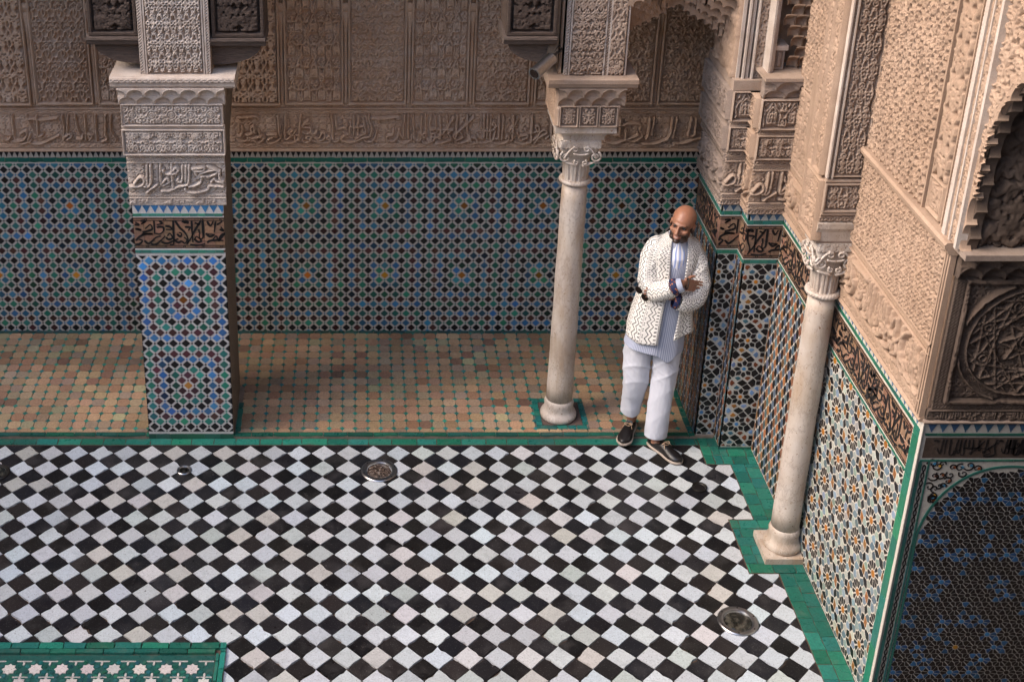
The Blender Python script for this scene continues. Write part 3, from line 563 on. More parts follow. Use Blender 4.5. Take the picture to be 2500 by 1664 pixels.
def diamonds(fr,u0,u1,v0,v1,Dm,cu,cv,ringfn,size=.36,dots=True,dotr=.085,colf=None):
    ts=[];ds=[]; s=Dm/2
    for i in range(int((u0-cu)/s)-2,int((u1-cu)/s)+3):
        for j in range(int((v0-cv)/s)-2,int((v1-cv)/s)+3):
            x,y=cu+i*s,cv+j*s
            c=ringfn(i,j)
            if (i+j)%2==0:
                r=size*Dm; p=clipbox([(x+r,y),(x,y+r),(x-r,y),(x,y-r)],u0,u1,v0,v1)
                if p: ts.append((p,vary(c,.45 if rng.random()<.8 else .9,.2) if c is not BLK else vary(c,.3,.05)))
            elif dots:
                r=dotr*Dm; p=clipbox([(x+r*math.cos(math.pi*(k+.5)/4),y+r*math.sin(math.pi*(k+.5)/4)) for k in range(8)],u0,u1,v0,v1)
                if p: ds.append((p,vary(c if c not in(ORG,MAR) else BLK,.2,.1)))
    return ts,ds
# ---------------- back wall ----------------
FB=F_front(YB)
back=thing('back_wall','long shaded gallery wall with blue, green and black diamond mosaic below carved plaster','wall',(0,YB,0))
mb=MB(); mb.box(-9,4.4,YB+.012,9.3,0,3.97); mb.build('wall_core',M['stucco_brown'],back,cols=False)
UL,UR=-5.2,3.6
slab(FB,UL,UR,0,1.448,-.012,0,M['grout'],back,'white_strip_ground',(.50,.47,.42))
def ring_back(i,j):
    mi=math.floor((i+7)/14); mj=math.floor((j+7)/14); di=abs(i-14*mi); dj=abs(j-14*mj); m=max(di,dj)
    par=(mi+mj)%2; A_,B_=(BLU,GRN) if par==0 else (GRN,BLU)
    return {0:ORG,1:A_,2:B_,3:BLK,4:A_,5:MAR,6:B_,7:BLK}[m]
ts,ds=diamonds(FB,UL,UR,.004,1.437,.0833,.208,1.095,ring_back)
def hide_back(w): # behind the pillar, the column, the man or the corner pier
    q=project(w)
    return 318<q[0]<590 or 1335<q[0]<1440 or q[0]>1700 or (1540<q[0] and q[1]>560)
lay_tiles(FB,ts,back,'mosaic_tile','mosaic_tiles_beyond',M['glaze'],0,.0022,.001,300,hide=hide_back)
mb=MB()
for p,c in ds: mb.prism(FB,p,0,.0018,c)
mb.build('mosaic_dots',M['glaze'],back,kind='stuff')
strip(FB,UL,UR,1.449,1.484,(.016,.12,.085),back,.10)
slab(FB,UL,UR,1.4845,1.538,-.01,.0,M['grout'],back,'merlon_ground',(.42,.38,.33))
merlons(FB,-3.0,2.5,1.490,1.5375,.0393,BLK,back)
st=M['stucco_brown']
moulding(FB,UL,UR,[(1.538,-.01),(1.538,.018),(1.545,.022),(1.556,.018),(1.560,.006),(1.560,-.01)],st,back)
relief('braid_band',FB,-3.4,2.7,1.560,1.597,.0045,pattfn('braid',.075,.030,.0042,(0,1.564),fine=False,wear=False),.008,.002,st,back)
relief('inscription_band',FB,-3.4,2.7,1.597,1.830,.0042,textfn(S_BACK,1.603,1.822,.0072),.040,-.016,st,back)
moulding(FB,UL,UR,mould_round(1.830,1.838,.012),st,back)
relief('braid_band',FB,-3.4,2.7,1.838,1.864,.0045,pattfn('braid',.075,.024,.0038,(0,1.839),fine=False,wear=False),.008,.002,st,back)
moulding(FB,UL,UR,mould_round(1.864,1.880,.020),st,back)
relief('lozenge_band',FB,-3.4,2.7,1.880,1.908,.0045,pattfn('rope',.022,.026,.004,(0,1.881),fine=False,wear=False),.007,.002,st,back)
posts=[-1.860,-1.417,-.974,-.531,-.080,.366,.804,1.242,1.68,2.119]
posts=[-3.19,-2.746,-2.303]+posts+[2.56]
kinds=['arch','net','leaf','arch','net','net','arch','scroll','arch','scroll','arch','scroll','arch','arch','arch']
for k in range(len(posts)-1):
    a,b=posts[k]+.018,posts[k+1]-.018; kd=kinds[(k)%len(kinds)]
    if k==12: kd='scroll'
    cw={'arch':.104,'scroll':.135,'net':.10,'leaf':.11}[kd]; ch={'arch':.168,'scroll':.17,'net':.14,'leaf':.15}[kd]
    relief('carved_panel',FB,a,b,1.908,3.7,.0048,pattfn(kd,cw,ch,.0052 if kd!='net' else .0085,(a,1.915),frame=.010,stagger=kd!='net',fine=kd=='scroll'),.032 if kd!='net' else .045,.0,st,back)
for x in posts:
    mb=MB(); mb.lathe(x,YB-.004,[(.016,1.908),(.018,1.93),(.013,1.945),(.012,2.44),(.018,2.455),(.014,2.47),(.018,2.50),(.030,2.56),(.030,2.60)],14); mb.box(x-.034,x+.034,YB-.034,YB,2.60,2.66); mb.box(x-.017,x+.017,YB-.016,YB,2.66,3.7)
    mb.build('colonnette',st,back,smooth=True,cols=False)
# ---------------- square tiled pillar ----------------
PX0,PX1,PY=-1.408,-.837,7.47
FP=F_front(PY); pil=thing('tiled_pillar','square pillar with blue, plum and black diamond tiles under a carved plaster head','pillar',(-1.12,7.76,0))
mb=MB(); mb.box(PX0+.004,PX1-.03,PY+.012,8.05,0,1.80); mb.build('pillar_core',M['stucco_grey'],pil,cols=False)
slab(FP,PX0,PX1,.045,1.425,-.012,0,M['grout'],pil,'white_strip_ground',(.60,.58,.56))
def ring_pil1(i,j):
    m=max(abs(i),abs(j)-1 if abs(j)>=2 else abs(j)); return {0:ORG,1:MAR2,2:BLU2,3:BLK,4:GRN2,5:MAR2,6:BLU2}.get(m,BLK)
def ring_pil2(i,j):
    m=max(abs(i),abs(j)-1 if abs(j)>=2 else abs(j)); return {0:YEL,1:MAR2,2:GRN2,3:BLK,4:BLU2,5:MAR2,6:GRN2}.get(m,BLK)
BLU2=(.05,.17,.38); GRN2=(.03,.19,.15); MAR2=(.085,.035,.04)
Dp=.571/7; cz1,cz2=1.083,.429
def ring_p(i,j):   # j counted from the upper medallion
    return ring_pil1(i,j) if j>-8 else (BLK if j==-8 else ring_pil2(i,j+16))
ts,ds=diamonds(FP,PX0,PX1,.065,1.405,Dp,-1.1225,cz1,ring_p,size=.365)
lay_tiles(FP,ts,pil,'mosaic_tile','mosaic_tiles_beyond',M['glaze'],0,.003,.0012,300)
mb=MB(); [mb.prism(FP,p,0,.0024,c) for p,c in ds]; mb.build('mosaic_dots',M['glaze'],pil,kind='stuff')
strip(FP,PX0-.002,PX1+.002,0,.045,(.03,.10,.075),pil,.11,-.002)
strip(FP,PX0,PX1,1.425,1.448,(.06,.24,.19),pil,.055)
slab(FP,PX0,PX1,1.448,1.457,-.01,.002,M['grout'],pil,'white_strip',(.62,.60,.58))
def tile_text(fr,u0,u1,v0,v1,strokes,root,dark=1.,w=.0075,bead=.117):
    ts=[]
    # small biscuit-coloured pieces with recessed joints
    ru=max(1,round((u1-u0)/.062)); rv=4
    for i in range(ru):
        for j in range(rv):
            a=u0+(u1-u0)*i/ru;b=u0+(u1-u0)*(i+1)/ru;c=v0+(v1-v0)*j/rv;d=v0+(v1-v0)*(j+1)/rv
            ts.append(([(a+.0008,c+.0008),(b-.0008,c+.0008),(b-.0008,d-.0008),(a+.0008,d-.0008)],vary(tuple(x*dark for x in (.30,.175,.11)),.2,.08)))
    lay_tiles(fr,ts,root,'inscription_tile','inscription_tiles_beyond',M['terra'],-.006,.001,.0005,70)
    mb=MB()
    k=0
    for e in ((v0+.008,v0+.0225),(v1-.0225,v1-.008)):
        for q in e: mb.prism(fr,[(u0,q-.0022),(u1,q-.0022),(u1,q+.0022),(u0,q+.0022)],0,.003,BLK)
        x=u0+.08
        while x<u1-.01:
            mb.prism(fr,[(x+.0085*math.cos(a*math.pi/4),(e[0]+e[1])/2+.0085*math.sin(a*math.pi/4)) for a in range(8)],0,.0034,BLK); mb.prism(fr,[(x+.0032*math.cos(a*math.pi/4),(e[0]+e[1])/2+.0032*math.sin(a*math.pi/4)) for a in range(8)],0,.004,(.3,.18,.11)); x+=bead
    mb.build('beaded_line',M['glaze'],root,kind='stuff')
    mb=MB()
    for s in strokes: ribbon(mb,fr,s,w,0,.0035,BLK)
    mb.build('inscription',M['glaze'],root)
tile_text(FP,PX0,PX1,1.457,1.678,strokes_pts(S_TILE,lambda x:x,1.457,1.678),pil)
slab(FP,PX0,PX1,1.678,1.686,-.01,.002,M['grout'],pil,'white_strip',(.62,.60,.58))
strip(FP,PX0,PX1,1.686,1.704,(.05,.22,.18),pil,.05)
slab(FP,PX0,PX1,1.704,1.762,-.01,.0,M['grout'],pil,'merlon_ground',(.62,.60,.58))
merlons(FP,PX0,PX1,1.712,1.760,.0525,BLU2,pil,phase=.01)
sp=M['stucco_pale']
SX0,SX1=PX0-.012,PX1+.020
mb=MB(); mb.box(SX0+.01,PX1-.02,PY+.02,8.05,1.78,2.62); mb.build('head_core',M['stucco_grey'],pil,cols=False)
relief('small_inscription_band',FP,SX0,SX1,1.764,1.812,.003,textfn([[x if k%2 else -1.42+((x+1.4)*.33+.0) for k,x in enumerate(s)] for s in S_PILLAR[:8]]+[[x if k%2 else -1.20+((x+1.4)*.33) for k,x in enumerate(s)] for s in S_PILLAR[:12]]+[[x if k%2 else -1.0+((x+1.4)*.33) for k,x in enumerate(s)] for s in S_PILLAR[:8]],1.768,1.808,.0035),.012,.0,sp,pil)
moulding(FP,SX0,SX1,mould_round(1.812,1.820,.012),sp,pil)
relief('rope_band',FP,SX0,SX1,1.820,1.840,.003,pattfn('rope',.014,.02,.0033,(0,1.820),fine=False,wear=False),.007,.0,sp,pil)
relief('inscription_band',FP,SX0,SX1,1.840,2.050,.003,textfn(S_PILLAR,1.846,2.043,.0078),.036,-.014,sp,pil)
moulding(FP,SX0,SX1,mould_round(2.050,2.062,.012),sp,pil)
relief('rope_band',FP,SX0,SX1,2.062,2.086,.003,pattfn('rope',.014,.02,.0033,(0,2.062),fine=False,wear=False),.007,.0,sp,pil)
relief('vine_band',FP,SX0,SX1,2.086,2.118,.003,pattfn('braid',.04,.03,.004,(0,2.087),fine=False,wear=True),.010,.0,sp,pil)
FP2=F_front(PY-.015)
relief('knotwork_panel',FP2,SX0-.010,SX1+.010,2.118,2.288,.003,pattfn('knot',.098,.165,.0048,(SX0-.01,2.121),frame=.006),.028,-.004,sp,pil,skirt=.04)
moulding(FP2,SX0-.012,SX1+.012,mould_round(2.288,2.312,.014),sp,pil)
relief('rosette_panel',FP2,SX0-.006,SX1+.006,2.312,2.452,.003,pattfn('disc',.1185,.128,.0046,(SX0+.0,2.318),frame=.004),.028,-.004,sp,pil,skirt=.04)
for k in range(6):
    x=SX0+.004+k*(SX1-SX0-.008)/5
    mb=MB(); mb.lathe(x,PY-.020,[(.010,2.314),(.012,2.325),(.008,2.332),(.008,2.40),(.012,2.408),(.012,2.43),(.010,2.45)],10); mb.build('colonnette',sp,pil,smooth=True,cols=False)
def muqarnas(name,fr,u0,u1,v0,v1,n,rows,over,base,mat,parent,step=.0032,half=.5,skirt=.05):
    def fn(U,Vv,u,v):
        t=np.clip((Vv-v0)/(v1-v0),0,.9999)*rows; k=np.floor(t); y=t-k
        cw=(u1-u0)/n; x=((U-u0)/cw+np.where(k%2==0,.0,half))%1*2-1
        arch=np.sqrt(np.clip(1-(np.abs(x)/.88)**2,0,1)); top=.30+.56*arch
        ins=(np.abs(x)<.88)&(y<top)
        dep=np.where(ins,arch**.6*np.clip((top-y)/.45,0,1)**.5,0)
        rib=np.where((np.abs(x)>.82)&(y<.45),-.3*(1-y/.45),0)
        edge=np.where((y>top)&(y<top+.10)&(np.abs(x)<.95),.12,0)
        return (k+1-np.clip(dep*1.25,0,1.3)+rib+edge)/rows+.02*(lown(U,Vv,70)-.5)
    return relief(name,fr,u0,u1,v0,v1,step,fn,over,base,mat,parent,skirt=skirt)
muqarnas('stalactite_cornice',FP2,SX0-.016,SX1+.022,2.452,2.565,6,2,.052,.004,sp,pil)
# cornice slab with moulded lip
mb=MB(); mb.sweep(F_front(7.47),[(2.560,-.4),(2.560,.045),(2.570,.052),(2.578,.064),(2.602,.066),(2.606,.072),(2.632,.073),(2.640,.062),(2.640,-.4)],-1.475,-.728)
mb.build('cornice_slab',sp,pil,cols=False)
mb=MB(); mb.box(-1.475,-.728,7.86,8.05,2.56,2.64); mb.build('rear_slab',M['stucco_grey'],pil,cols=False)
relief('lip_band',F_front(7.47-.0735),-1.472,-.731,2.606,2.630,.003,pattfn('braid',.035,.022,.003,(0,2.607),fine=False),.005,.0,sp,pil,skirt=.004)
# timber cheek on the right side
FPR=F_right(PX1)
for a,b in ((7.475,7.61),(7.613,7.76),(7.763,7.90),(7.903,8.05)):
    mb=MB(); z1=2.40; n=16; vs=[]
    mb.box(PX1-.03,PX1-.002+rng.uniform(-.002,.002),a,b,.0,2.0); mb.build('timber_board',M['wood_v'],pil,cols=False)
    mb=MB(); mb.add([(PX1-.03,a,2.0),(PX1-.002,a,2.0),(PX1-.002,b,2.0),(PX1-.03,b,2.0),(PX1-.03,a,2.56),(PX1+.055,a,2.56),(PX1+.055,b,2.56),(PX1-.03,b,2.56)],[(0,1,5,4),(1,2,6,5),(2,3,7,6),(3,0,4,7)]); mb.build('timber_board',M['wood_v'],pil,cols=False)
# ---------------- carved pier standing on the pillar ----------------
up=thing('carved_pier','lace-carved plaster pier standing on the cornice of the square tiled pillar','pier',(-1.085,7.6,2.64))
UX0,UX1=-1.293,-.872
mb=MB(); mb.box(UX0,UX1,7.462,7.95,2.64,3.64); mb.build('pier_core',M['stucco'],up,cols=False)
FU=F_front(7.462)
relief('lace_panel',FU,UX0+.052,UX1-.052,2.655,3.6,.0032,pattfn('medal',.0795,.120,.0040,(UX0+.052,2.66),stagger=True,fine=False),.026,-.004,sp,up)
for a in ((UX0,UX0+.024),(UX1-.024,UX1)):
    relief('lattice_strip',FU,a[0],a[1],2.641,3.6,.003,pattfn('rope',.018,.018,.0033,(0,0),fine=False,wear=False),.010,.004,sp,up)
for a in (UX0+.026,UX0+.040,UX1-.040,UX1-.026):
    mb=MB(); mb.box(a-.0045,a+.0045,7.462-.017,7.47,2.641,3.6); mb.build('fillet',sp,up,cols=False)
# ---------------- dark carved timber corbels ----------------
def corbel(name,label,x0,x1,zt,zm,side,mir=1):
    # panel from zm up, moulding at zm, rounded nose below; side = x of the support
    c=thing(name,label,'corbel',((x0+x1)/2,7.62,zm),group=None); fr=F_front(7.50)
    a,b=min(x0,x1),max(x0,x1)
    mb=MB(); mb.box(a+.01,b-.004,7.512,7.80,zm+.02,3.6); mb.build('beam',M['wood'],c,cols=False)
    relief('carved_panel',fr,a+.012,b-.006,zm+.03,3.55,.0048,pattfn('scroll',.17,.21,.014,(a,zm),frame=.022,fine=False),.040,-.012,M['wood'],c,skirt=.03)
    pr=[(zm-.035,-.3),(zm-.035,.0),(zm-.022,.03),(zm-.004,.036),(zm+.010,.050),(zm+.024,.046),(zm+.03,.01),(zm+.03,-.3)]
    mb=MB(); mb.sweep(fr,pr,a-.004,b); mb.build('moulding',M['wood_h'],c,cols=False)
    n=12; out=[]
    for k in range(n+1):
        t=k/n; ang=t*math.pi/2
        if mir>0: out.append((b-.03-(b-.03-side)*(1-math.cos(ang))**1.0*.9,zm-.035-.125*math.sin(ang)))
        else: out.append((a+.03+(side-a-.03)*(1-math.cos(ang))*.9,zm-.035-.125*math.sin(ang)))
    for yy,e in ((7.52,0.),(7.58,.012),(7.64,.004),(7.70,.01)):
        poly=out+[(side,zm-.16),(side,zm-.035)]
        poly=[(p[0]-mir*e,p[1]+e) for p in poly]; mb=MB(); mb.prism(F_front(yy+.052),poly,0,.05,(.1,.1,.1)); mb.build('nose_timber',M['wood_h'],c,cols=False)
    return c
corbel('timber_corbel','dark carved timber bracket left of the lace-carved pier',-1.600,-1.294,3.1,2.845,-1.295,-1)
corbel('timber_corbel','dark carved timber bracket right of the lace-carved pier',-.871,-.545,3.1,2.835,-.871,1)
cc=corbel('timber_corbel','dark carved timber bracket beside the security camera',.872,1.185,3.1,2.845,1.185,-1)
mb=MB(); mb.add([(1.128,7.50,2.69),(1.20,7.50,2.69),(1.20,7.50,3.6),(1.165,7.50,3.6),(1.160,7.50,2.95),(1.128,7.72,2.69),(1.20,7.72,2.69),(1.20,7.72,3.6),(1.165,7.72,3.6),(1.160,7.72,2.95)],[(0,1,2,3,4),(5,9,8,7,6),(0,4,9,5),(4,3,8,9),(0,5,6,1),(1,6,7,2)]); mb.build('timber_post',M['wood_v'],cc,cols=False)
# ---------------- front marble column ----------------
def column_marble(label,cx,cy,r,z0,top,rb,plinth,group):
    c=thing('marble_column',label,'column',(cx,cy,z0))
    mb=MB(); pr=[(rb*.93,z0),(rb,z0+.012),(rb*1.0,z0+.03),(rb*.95,z0+.045),(rb*.86,z0+.055),(rb*.80,z0+.075),(rb*.80,z0+.09),(r*1.13,z0+.105),(r*1.16,z0+.12),(r*1.10,z0+.135),(r*1.03,z0+.15)]
    mb.lathe(cx,cy,pr,56); mb.build('base',M['marble'],c,smooth=True,cols=False)
    if plinth: mb=MB(); mb.box(*plinth); mb.build('plinth',M['marble'],c,cols=False)
    mb=MB(); n=14; pr=[(r*(1.03-.10*k/n)+.0015*math.sin(k*1.7),z0+.15+(top-z0-.15)*k/n) for k in range(n+1)]
    mb.lathe(cx,cy,pr,56); mb.build('shaft',M['marble'],c,smooth=True,cols=False)
    rt=r*.93
    # twisted ring
    mb=MB(); seg=140
    vs=[];fs=[];k2=12
    for i in range(seg):
        a=2*math.pi*i/seg
        for j in range(k2):
            b=2*math.pi*j/k2; rr=.0155*(1+.16*math.cos(3*(b)-i*2*math.pi/seg*34)); R0=rt+.006
            vs.append((cx+(R0+rr*math.cos(b))*math.cos(a),cy+(R0+rr*math.cos(b))*math.sin(a),top+.012+rr*math.sin(b)))
    for i in range(seg):
        for j in range(k2): fs.append((i*k2+j,((i+1)%seg)*k2+j,((i+1)%seg)*k2+(j+1)%k2,i*k2+(j+1)%k2))
    mb.add(vs,fs); mb.build('rope_ring',M['marble'],c,smooth=True,cols=False)
    # fluted neck with tongues
    zt=top+.155; mb=MB(); seg=160; nz=26; vs=[];fs=[]
    for j in range(nz+1):
        t=j/nz; z=top+.02+(zt-top-.02)*t
        for i in range(seg):
            a=2*math.pi*i/seg; ph=(a*10/(2*math.pi))%1; x=abs(ph-.5)*2
            lim=.10+.12*(1-math.sqrt(max(0,1-x*x))) # rounded lower ends
            d=0.
            if t>lim*.6 and t<.97:
                if x<.34: d=-.011*(1-(x/.34)**2)**.5 if x<.34 else 0
                elif .50<x<.60: d=-.004
            if x>.9 : d=-.007*(x-.9)/.1
            rr=rt-.001+.008*t+d; vs.append((cx+rr*math.cos(a),cy+rr*math.sin(a),z))
    for j in range(nz):
        for i in range(seg): fs.append((j*seg+i,j*seg+(i+1)%seg,(j+1)*seg+(i+1)%seg,(j+1)*seg+i))
    mb.add(vs,fs); mb.build('fluted_neck',M['marble'],c,smooth=True,cols=False)
    return c,zt,rt
def capital(c,cx,cy,rt,z0,z1,hw,mat):
    # carved block that swells from round to square, volutes at the corners
    mb=MB(); nz=10; seg=64; vs=[];fs=[]
    for j in range(nz+1):
        t=j/nz; z=z0+(z1-z0)*t; e=min(1,max(0,(t-.1)/.5)); e=e*e*(3-2*e)
        for i in range(seg):
            a=2*math.pi*i/seg; ca,sa=math.cos(a),math.sin(a); sq=1/max(abs(ca),abs(sa)); sq=min(sq,1.30)
            rr=(rt+.004)*(1-e)+hw*sq*e*(.97 if t<.75 else 1)
            vs.append((cx+rr*ca,cy+rr*sa,z))
    for j in range(nz):
        for i in range(seg): fs.append((j*seg+i,j*seg+(i+1)%seg,(j+1)*seg+(i+1)%seg,(j+1)*seg+i))
    fs.append(tuple(nz*seg+i for i in range(seg)))
    mb.add(vs,fs); mb.build('capital_body',mat,c,smooth=True,cols=False)
    zc=z0+(z1-z0)*.45
    for ang in (0,90):   # front face and left face
        ca,sa=math.cos(R_(ang)),-math.sin(R_(ang))
        fr=Frame((cx,cy-hw-.004,0),(1,0,0),(0,0,1)) if ang==0 else Frame((cx-hw-.004,cy,0),(0,-1,0),(0,0,1))
        for s in (-1,1):
            for (u,v,rad,tn,dd) in ((s*hw*.76,zc-.008,.036,1.8,.010),(s*hw*.26,zc+.045,.020,1.4,.012),(s*hw*.20,zc-.045,.017,1.3,.014)):
                pts=[fr.p(u+s*rad*(1-.9*k/30)*math.cos(-2*math.pi*tn*k/30+1.2),v+rad*(1-.9*k/30)*math.sin(-2*math.pi*tn*k/30+1.2),dd) for k in range(31)]
                mb=MB(); mb.tube(pts,[.0072*(1-.5*k/30) for k in range(31)],7); mb.build('volute',mat,c,smooth=True,cols=False)
            pts=[fr.p(s*(hw*.14+k*.012),zc+.052+.010*math.sin(k*.6)-(.0030*k*k*.4),.012) for k in range(8)]
            mb=MB(); mb.tube(pts,.007,7); mb.build('scroll_stem',mat,c,smooth=True,cols=False)
            pts=[fr.p(s*(hw*.1+k*.016),z0+.010+.010*k*.5,.004+.001*k) for k in range(6)]
            mb=MB(); mb.tube(pts,[.010,.011,.011,.009,.007,.004],7); mb.build('acanthus_leaf',mat,c,smooth=True,cols=False)
        pts=[fr.p((k-4)*.012,zc+.012-.006*math.cos((k-4)*.5),.014) for k in range(9)]
        mb=MB(); mb.tube(pts,.006,7); mb.build('scroll_stem',mat,c,smooth=True,cols=False)
        relief('small_inscription',fr,-hw*1.0,hw*1.0,z1-.052,z1-.004,.003,pattfn('knot',.045,.04,.0035,(0,z1-.05),fine=False),.008,.0,mat,c,skirt=.02)
C1X,C1Y=1.392,7.705
col1,zt,rt=column_marble('free-standing marble column set in a green tiled square left of the man',C1X,C1Y,.087,.031,1.822,.124,None,None)
capital(col1,C1X,C1Y,rt,zt,2.155,.125,M['marble'])
mb=MB(); vs=[]
for z,h,f in ((2.155,.122,0),(2.185,.125,0),(2.20,.135,0),(2.222,.175,0),(2.226,.183,0),(2.268,.183,0)): vs+=[(C1X+.01-h,C1Y-h,z),(C1X+.02+h,C1Y-h,z),(C1X+.02+h,C1Y+h,z),(C1X+.01-h,C1Y+h,z)]
fs=[(4*k+i,4*k+(i+1)%4,4*k+4+(i+1)%4,4*k+4+i) for k in range(5) for i in range(4)]+[(20,21,22,23),(3,2,1,0)]
mb.add(vs,fs); mb.build('impost_block',M['marble'],col1,cols=False)
# ---------------- carved pier on the front column ----------------
pier=thing('carved_pier','carved plaster pier with scalloped cornice carried by the free-standing column','pier',(1.42,7.7,2.27))
ss=M['stucco']
BX0,BX1,BY=1.222,1.600,7.530
mb=MB(); mb.box(BX0+.01,BX1-.01,BY+.015,7.92,2.268,2.56); mb.build('block_core',ss,pier,cols=False)
FQ=F_front(BY); FQL=F_left(BX0)
for k in range(3):
    a=BX0+.016+k*.1205; relief('carved_panel',FQ,a,a+.110,2.275,2.41,.003,pattfn('knot' if k!=1 else 'scroll',.110,.128,.0046,(a,2.278),frame=.004),.028,-.004,ss,pier)
for k in range(4):
    x=BX0+.010+k*.1205; mb=MB(); mb.lathe(x,BY-.006,[(.012,2.270),(.013,2.285),(.009,2.292),(.009,2.37),(.013,2.38),(.013,2.41)],10); mb.build('colonnette',ss,pier,smooth=True,cols=False)
muqarnas('stalactite_cornice',FQ,BX0-.002,BX1+.030,2.41,2.535,4,2,.050,.0,ss,pier)
relief('side_panel',FQL,-7.92,-BY+.002,2.275,2.535,.004,pattfn('knot',.12,.13,.005,(0,2.28),frame=.006),.014,.0,M['stucco_warmlit'],pier)
mb=MB(); mb.sweep(FQ,[(2.535,-.40),(2.535,.035),(2.545,.055),(2.566,.060),(2.570,.068),(2.596,.068),(2.602,.060),(2.602,-.40)],1.150,1.690); mb.build('cornice_slab',ss,pier,cols=False)
QX0,QX1,QY=1.232,1.625,7.545
mb=MB(); mb.box(QX0,QX1,QY,7.95,2.602,3.64); mb.build('pier_core',ss,pier,cols=False)
FQ2=F_front(QY)
relief('lattice_strip',FQ2,QX0+.012,QX0+.036,2.604,3.6,.003,pattfn('rope',.018,.018,.0033,fine=False,wear=False),.010,.004,sp,pier)
relief('lattice_strip',FQ2,1.490,1.506,2.604,3.6,.003,pattfn('rope',.016,.018,.003,fine=False,wear=False),.010,.004,ss,pier)
relief('vine_panel',FQ2,QX0+.052,1.478,2.612,2.99,.0034,pattfn('scroll',.104,.135,.0055,(QX0+.052,2.62)),.028,-.004,ss,pier)
relief('sebka_panel',FQ2,QX0+.052,1.478,2.99,3.6,.0034,pattfn('leaf',.052,.075,.0050,(QX0+.052,2.99),stagger=True,fine=False),.028,-.004,ss,pier)
relief('upright_inscription',FQ2,1.514,1.606,2.70,3.6,.0034,pattfn('leaf',.092,.12,.0075,(1.514,2.7)),.020,.0,ss,pier)
relief('rosette_panel',FQ2,1.514,1.606,2.606,2.70,.0034,pattfn('disc',.092,.092,.005,(1.514,2.607)),.020,.0,ss,pier)
relief('side_panel',F_left(QX0),-7.95,-QY,2.61,3.6,.0045,pattfn('leaf',.09,.12,.006,(0,2.6),frame=.008),.014,.0,M['stucco_warmlit'],pier)
for a in (QX0+.044,1.484,1.51,1.615):
    mb=MB(); mb.box(a-.0045,a+.0045,QY-.017,QY+.01,2.604,3.6); mb.build('fillet',sp,pier,cols=False)
# ---------------- corner pier (the man leans on it) ----------------
KX,K1,K2,K1Y,K2Y=2.287,2.420,2.640,7.49,7.355
cp_=thing('corner_pier','stepped corner pier with star-pattern mosaic that the man leans against','pier',(2.4,7.6,0))
mb=MB(); mb.box(KX+.012,2.66,K1Y+.012,8.05,0,2.6); mb.box(K1+.012,2.66,K2Y+.012,K1Y+.02,0,2.6); mb.build('pier_core',M['stucco'],cp_,cols=False)
FK1,FK2,FKL,FKS=F_front(K1Y),F_front(K2Y),F_left(KX),F_left(K1)
faces=[(FK1,KX,K1,2.318,'f'),(FK2,K1,K2,2.518,'f'),(FKL,-8.05,-K1Y,None,'s'),(FKS,-K1Y,-K2Y,None,'s')]
def star8(cx,cz,s,cols):
    out=[]; 
    out.append((star(cx,cz,.085*s,8,.62),cols[0]))
    for k in range(8):
        a=math.pi/2+k*math.pi/4; c,sn=math.cos(a),math.sin(a); T=lambda x,y:(cx+(x*c-y*sn)*s,cz+(x*sn+y*c)*s)
        L_=.40 if k%2==0 else .42
        out.append(([T(.135,0),T(.19,-.062),T(L_-.10,-.062),T(L_-.045,0),T(L_-.10,.062),T(.19,.062)],vary(BLK,.3,.1)))
        a+=math.pi/8; c,sn=math.cos(a),math.sin(a); T=lambda x,y:(cx+(x*c-y*sn)*s,cz+(x*sn+y*c)*s)
        cc_=cols[1] if k%2==0 else cols[2]
        out.append(([T(.25,0),T(.31,-.05),T(.375,-.038),T(.375,.038),T(.31,.05)],vary(cc_,.25,.1)))
        out.append(([T(.40,0),T(.435,-.035),T(.47,0),T(.435,.035)],vary(BLK,.3,.1)))
    return out
def star_field(u0,u1,v0,v1,cu,cv,s):
    sd=[]; P=lambda r,a:(r*s*math.cos(a),r*s*math.sin(a))
    for i in range(-2,3):
        for j in range(-1,int((v1-v0)/s)+2):
            cx,cz=cu+i*s,cv+j*s; sd.append((cx,cz,vary([ORG,BLU2][j%2],.2,.1)))
            for k in range(8):
                q=P(.205,math.pi/8*(2*k)); sd.append((cx+q[0],cz+q[1],vary(BLK,.3,.1)))
                q=P(.345,math.pi/8*(2*k+1)); c=[LBL,BLK,(.05,.13,.18),BRN,BLK,(.30,.14,.03)][(k+i+3*j)%6]; sd.append((cx+q[0],cz+q[1],vary(c,.25,.1)))
            for q in ((.5,0),(0,.5),(.5,.5)): sd.append((cx+q[0]*s,cz+q[1]*s,vary(BLK,.3)))
            for k in range(4):
                q=P(.17,math.pi/2*k); sd.append((cx+.5*s+q[0],cz+.5*s+q[1],vary([BLK,LBL,BRN,BLK][(k+j)%4],.2)))
    out=[]
    for q,c in voronoi(sd,u0+.004,u1-.004,v0,v1,.0036,.05):
        if max(c)>.05 and len(q)>2:
            m=np.mean(np.array(q),0); q=[tuple(m+(np.array(p)-m)*.66) for p in q]
        out.append((q,c))
    return out
def lozenge_field(u0,u1,v0,v1,cw,ch,w=.0042):   # interlaced lattice: columns of upright lozenges
    out=[];cols=[(.30,.13,.05),BLK,(.10,.14,.20),BLK,(.22,.10,.05),(.09,.15,.17)]
    for i in range(int((u1-u0)/(cw/2))+2):
        for j in range(-1,int((v1-v0)/ch)+2):
            x=u0+i*cw/2; z=v0+j*ch+(ch/2 if i%2 else 0); c=cols[i%6]
            out.append(([(x-cw*.30,z-ch*.14),(x,z-ch*.44),(x+cw*.30,z-ch*.14),(x+cw*.30,z+ch*.14),(x,z+ch*.44),(x-cw*.30,z+ch*.14)],vary(c,.3,.12)))
    return [(q,c) for p,c in out for q in [clipbox(p,u0+.002,u1-.002,v0,v1)] if q]
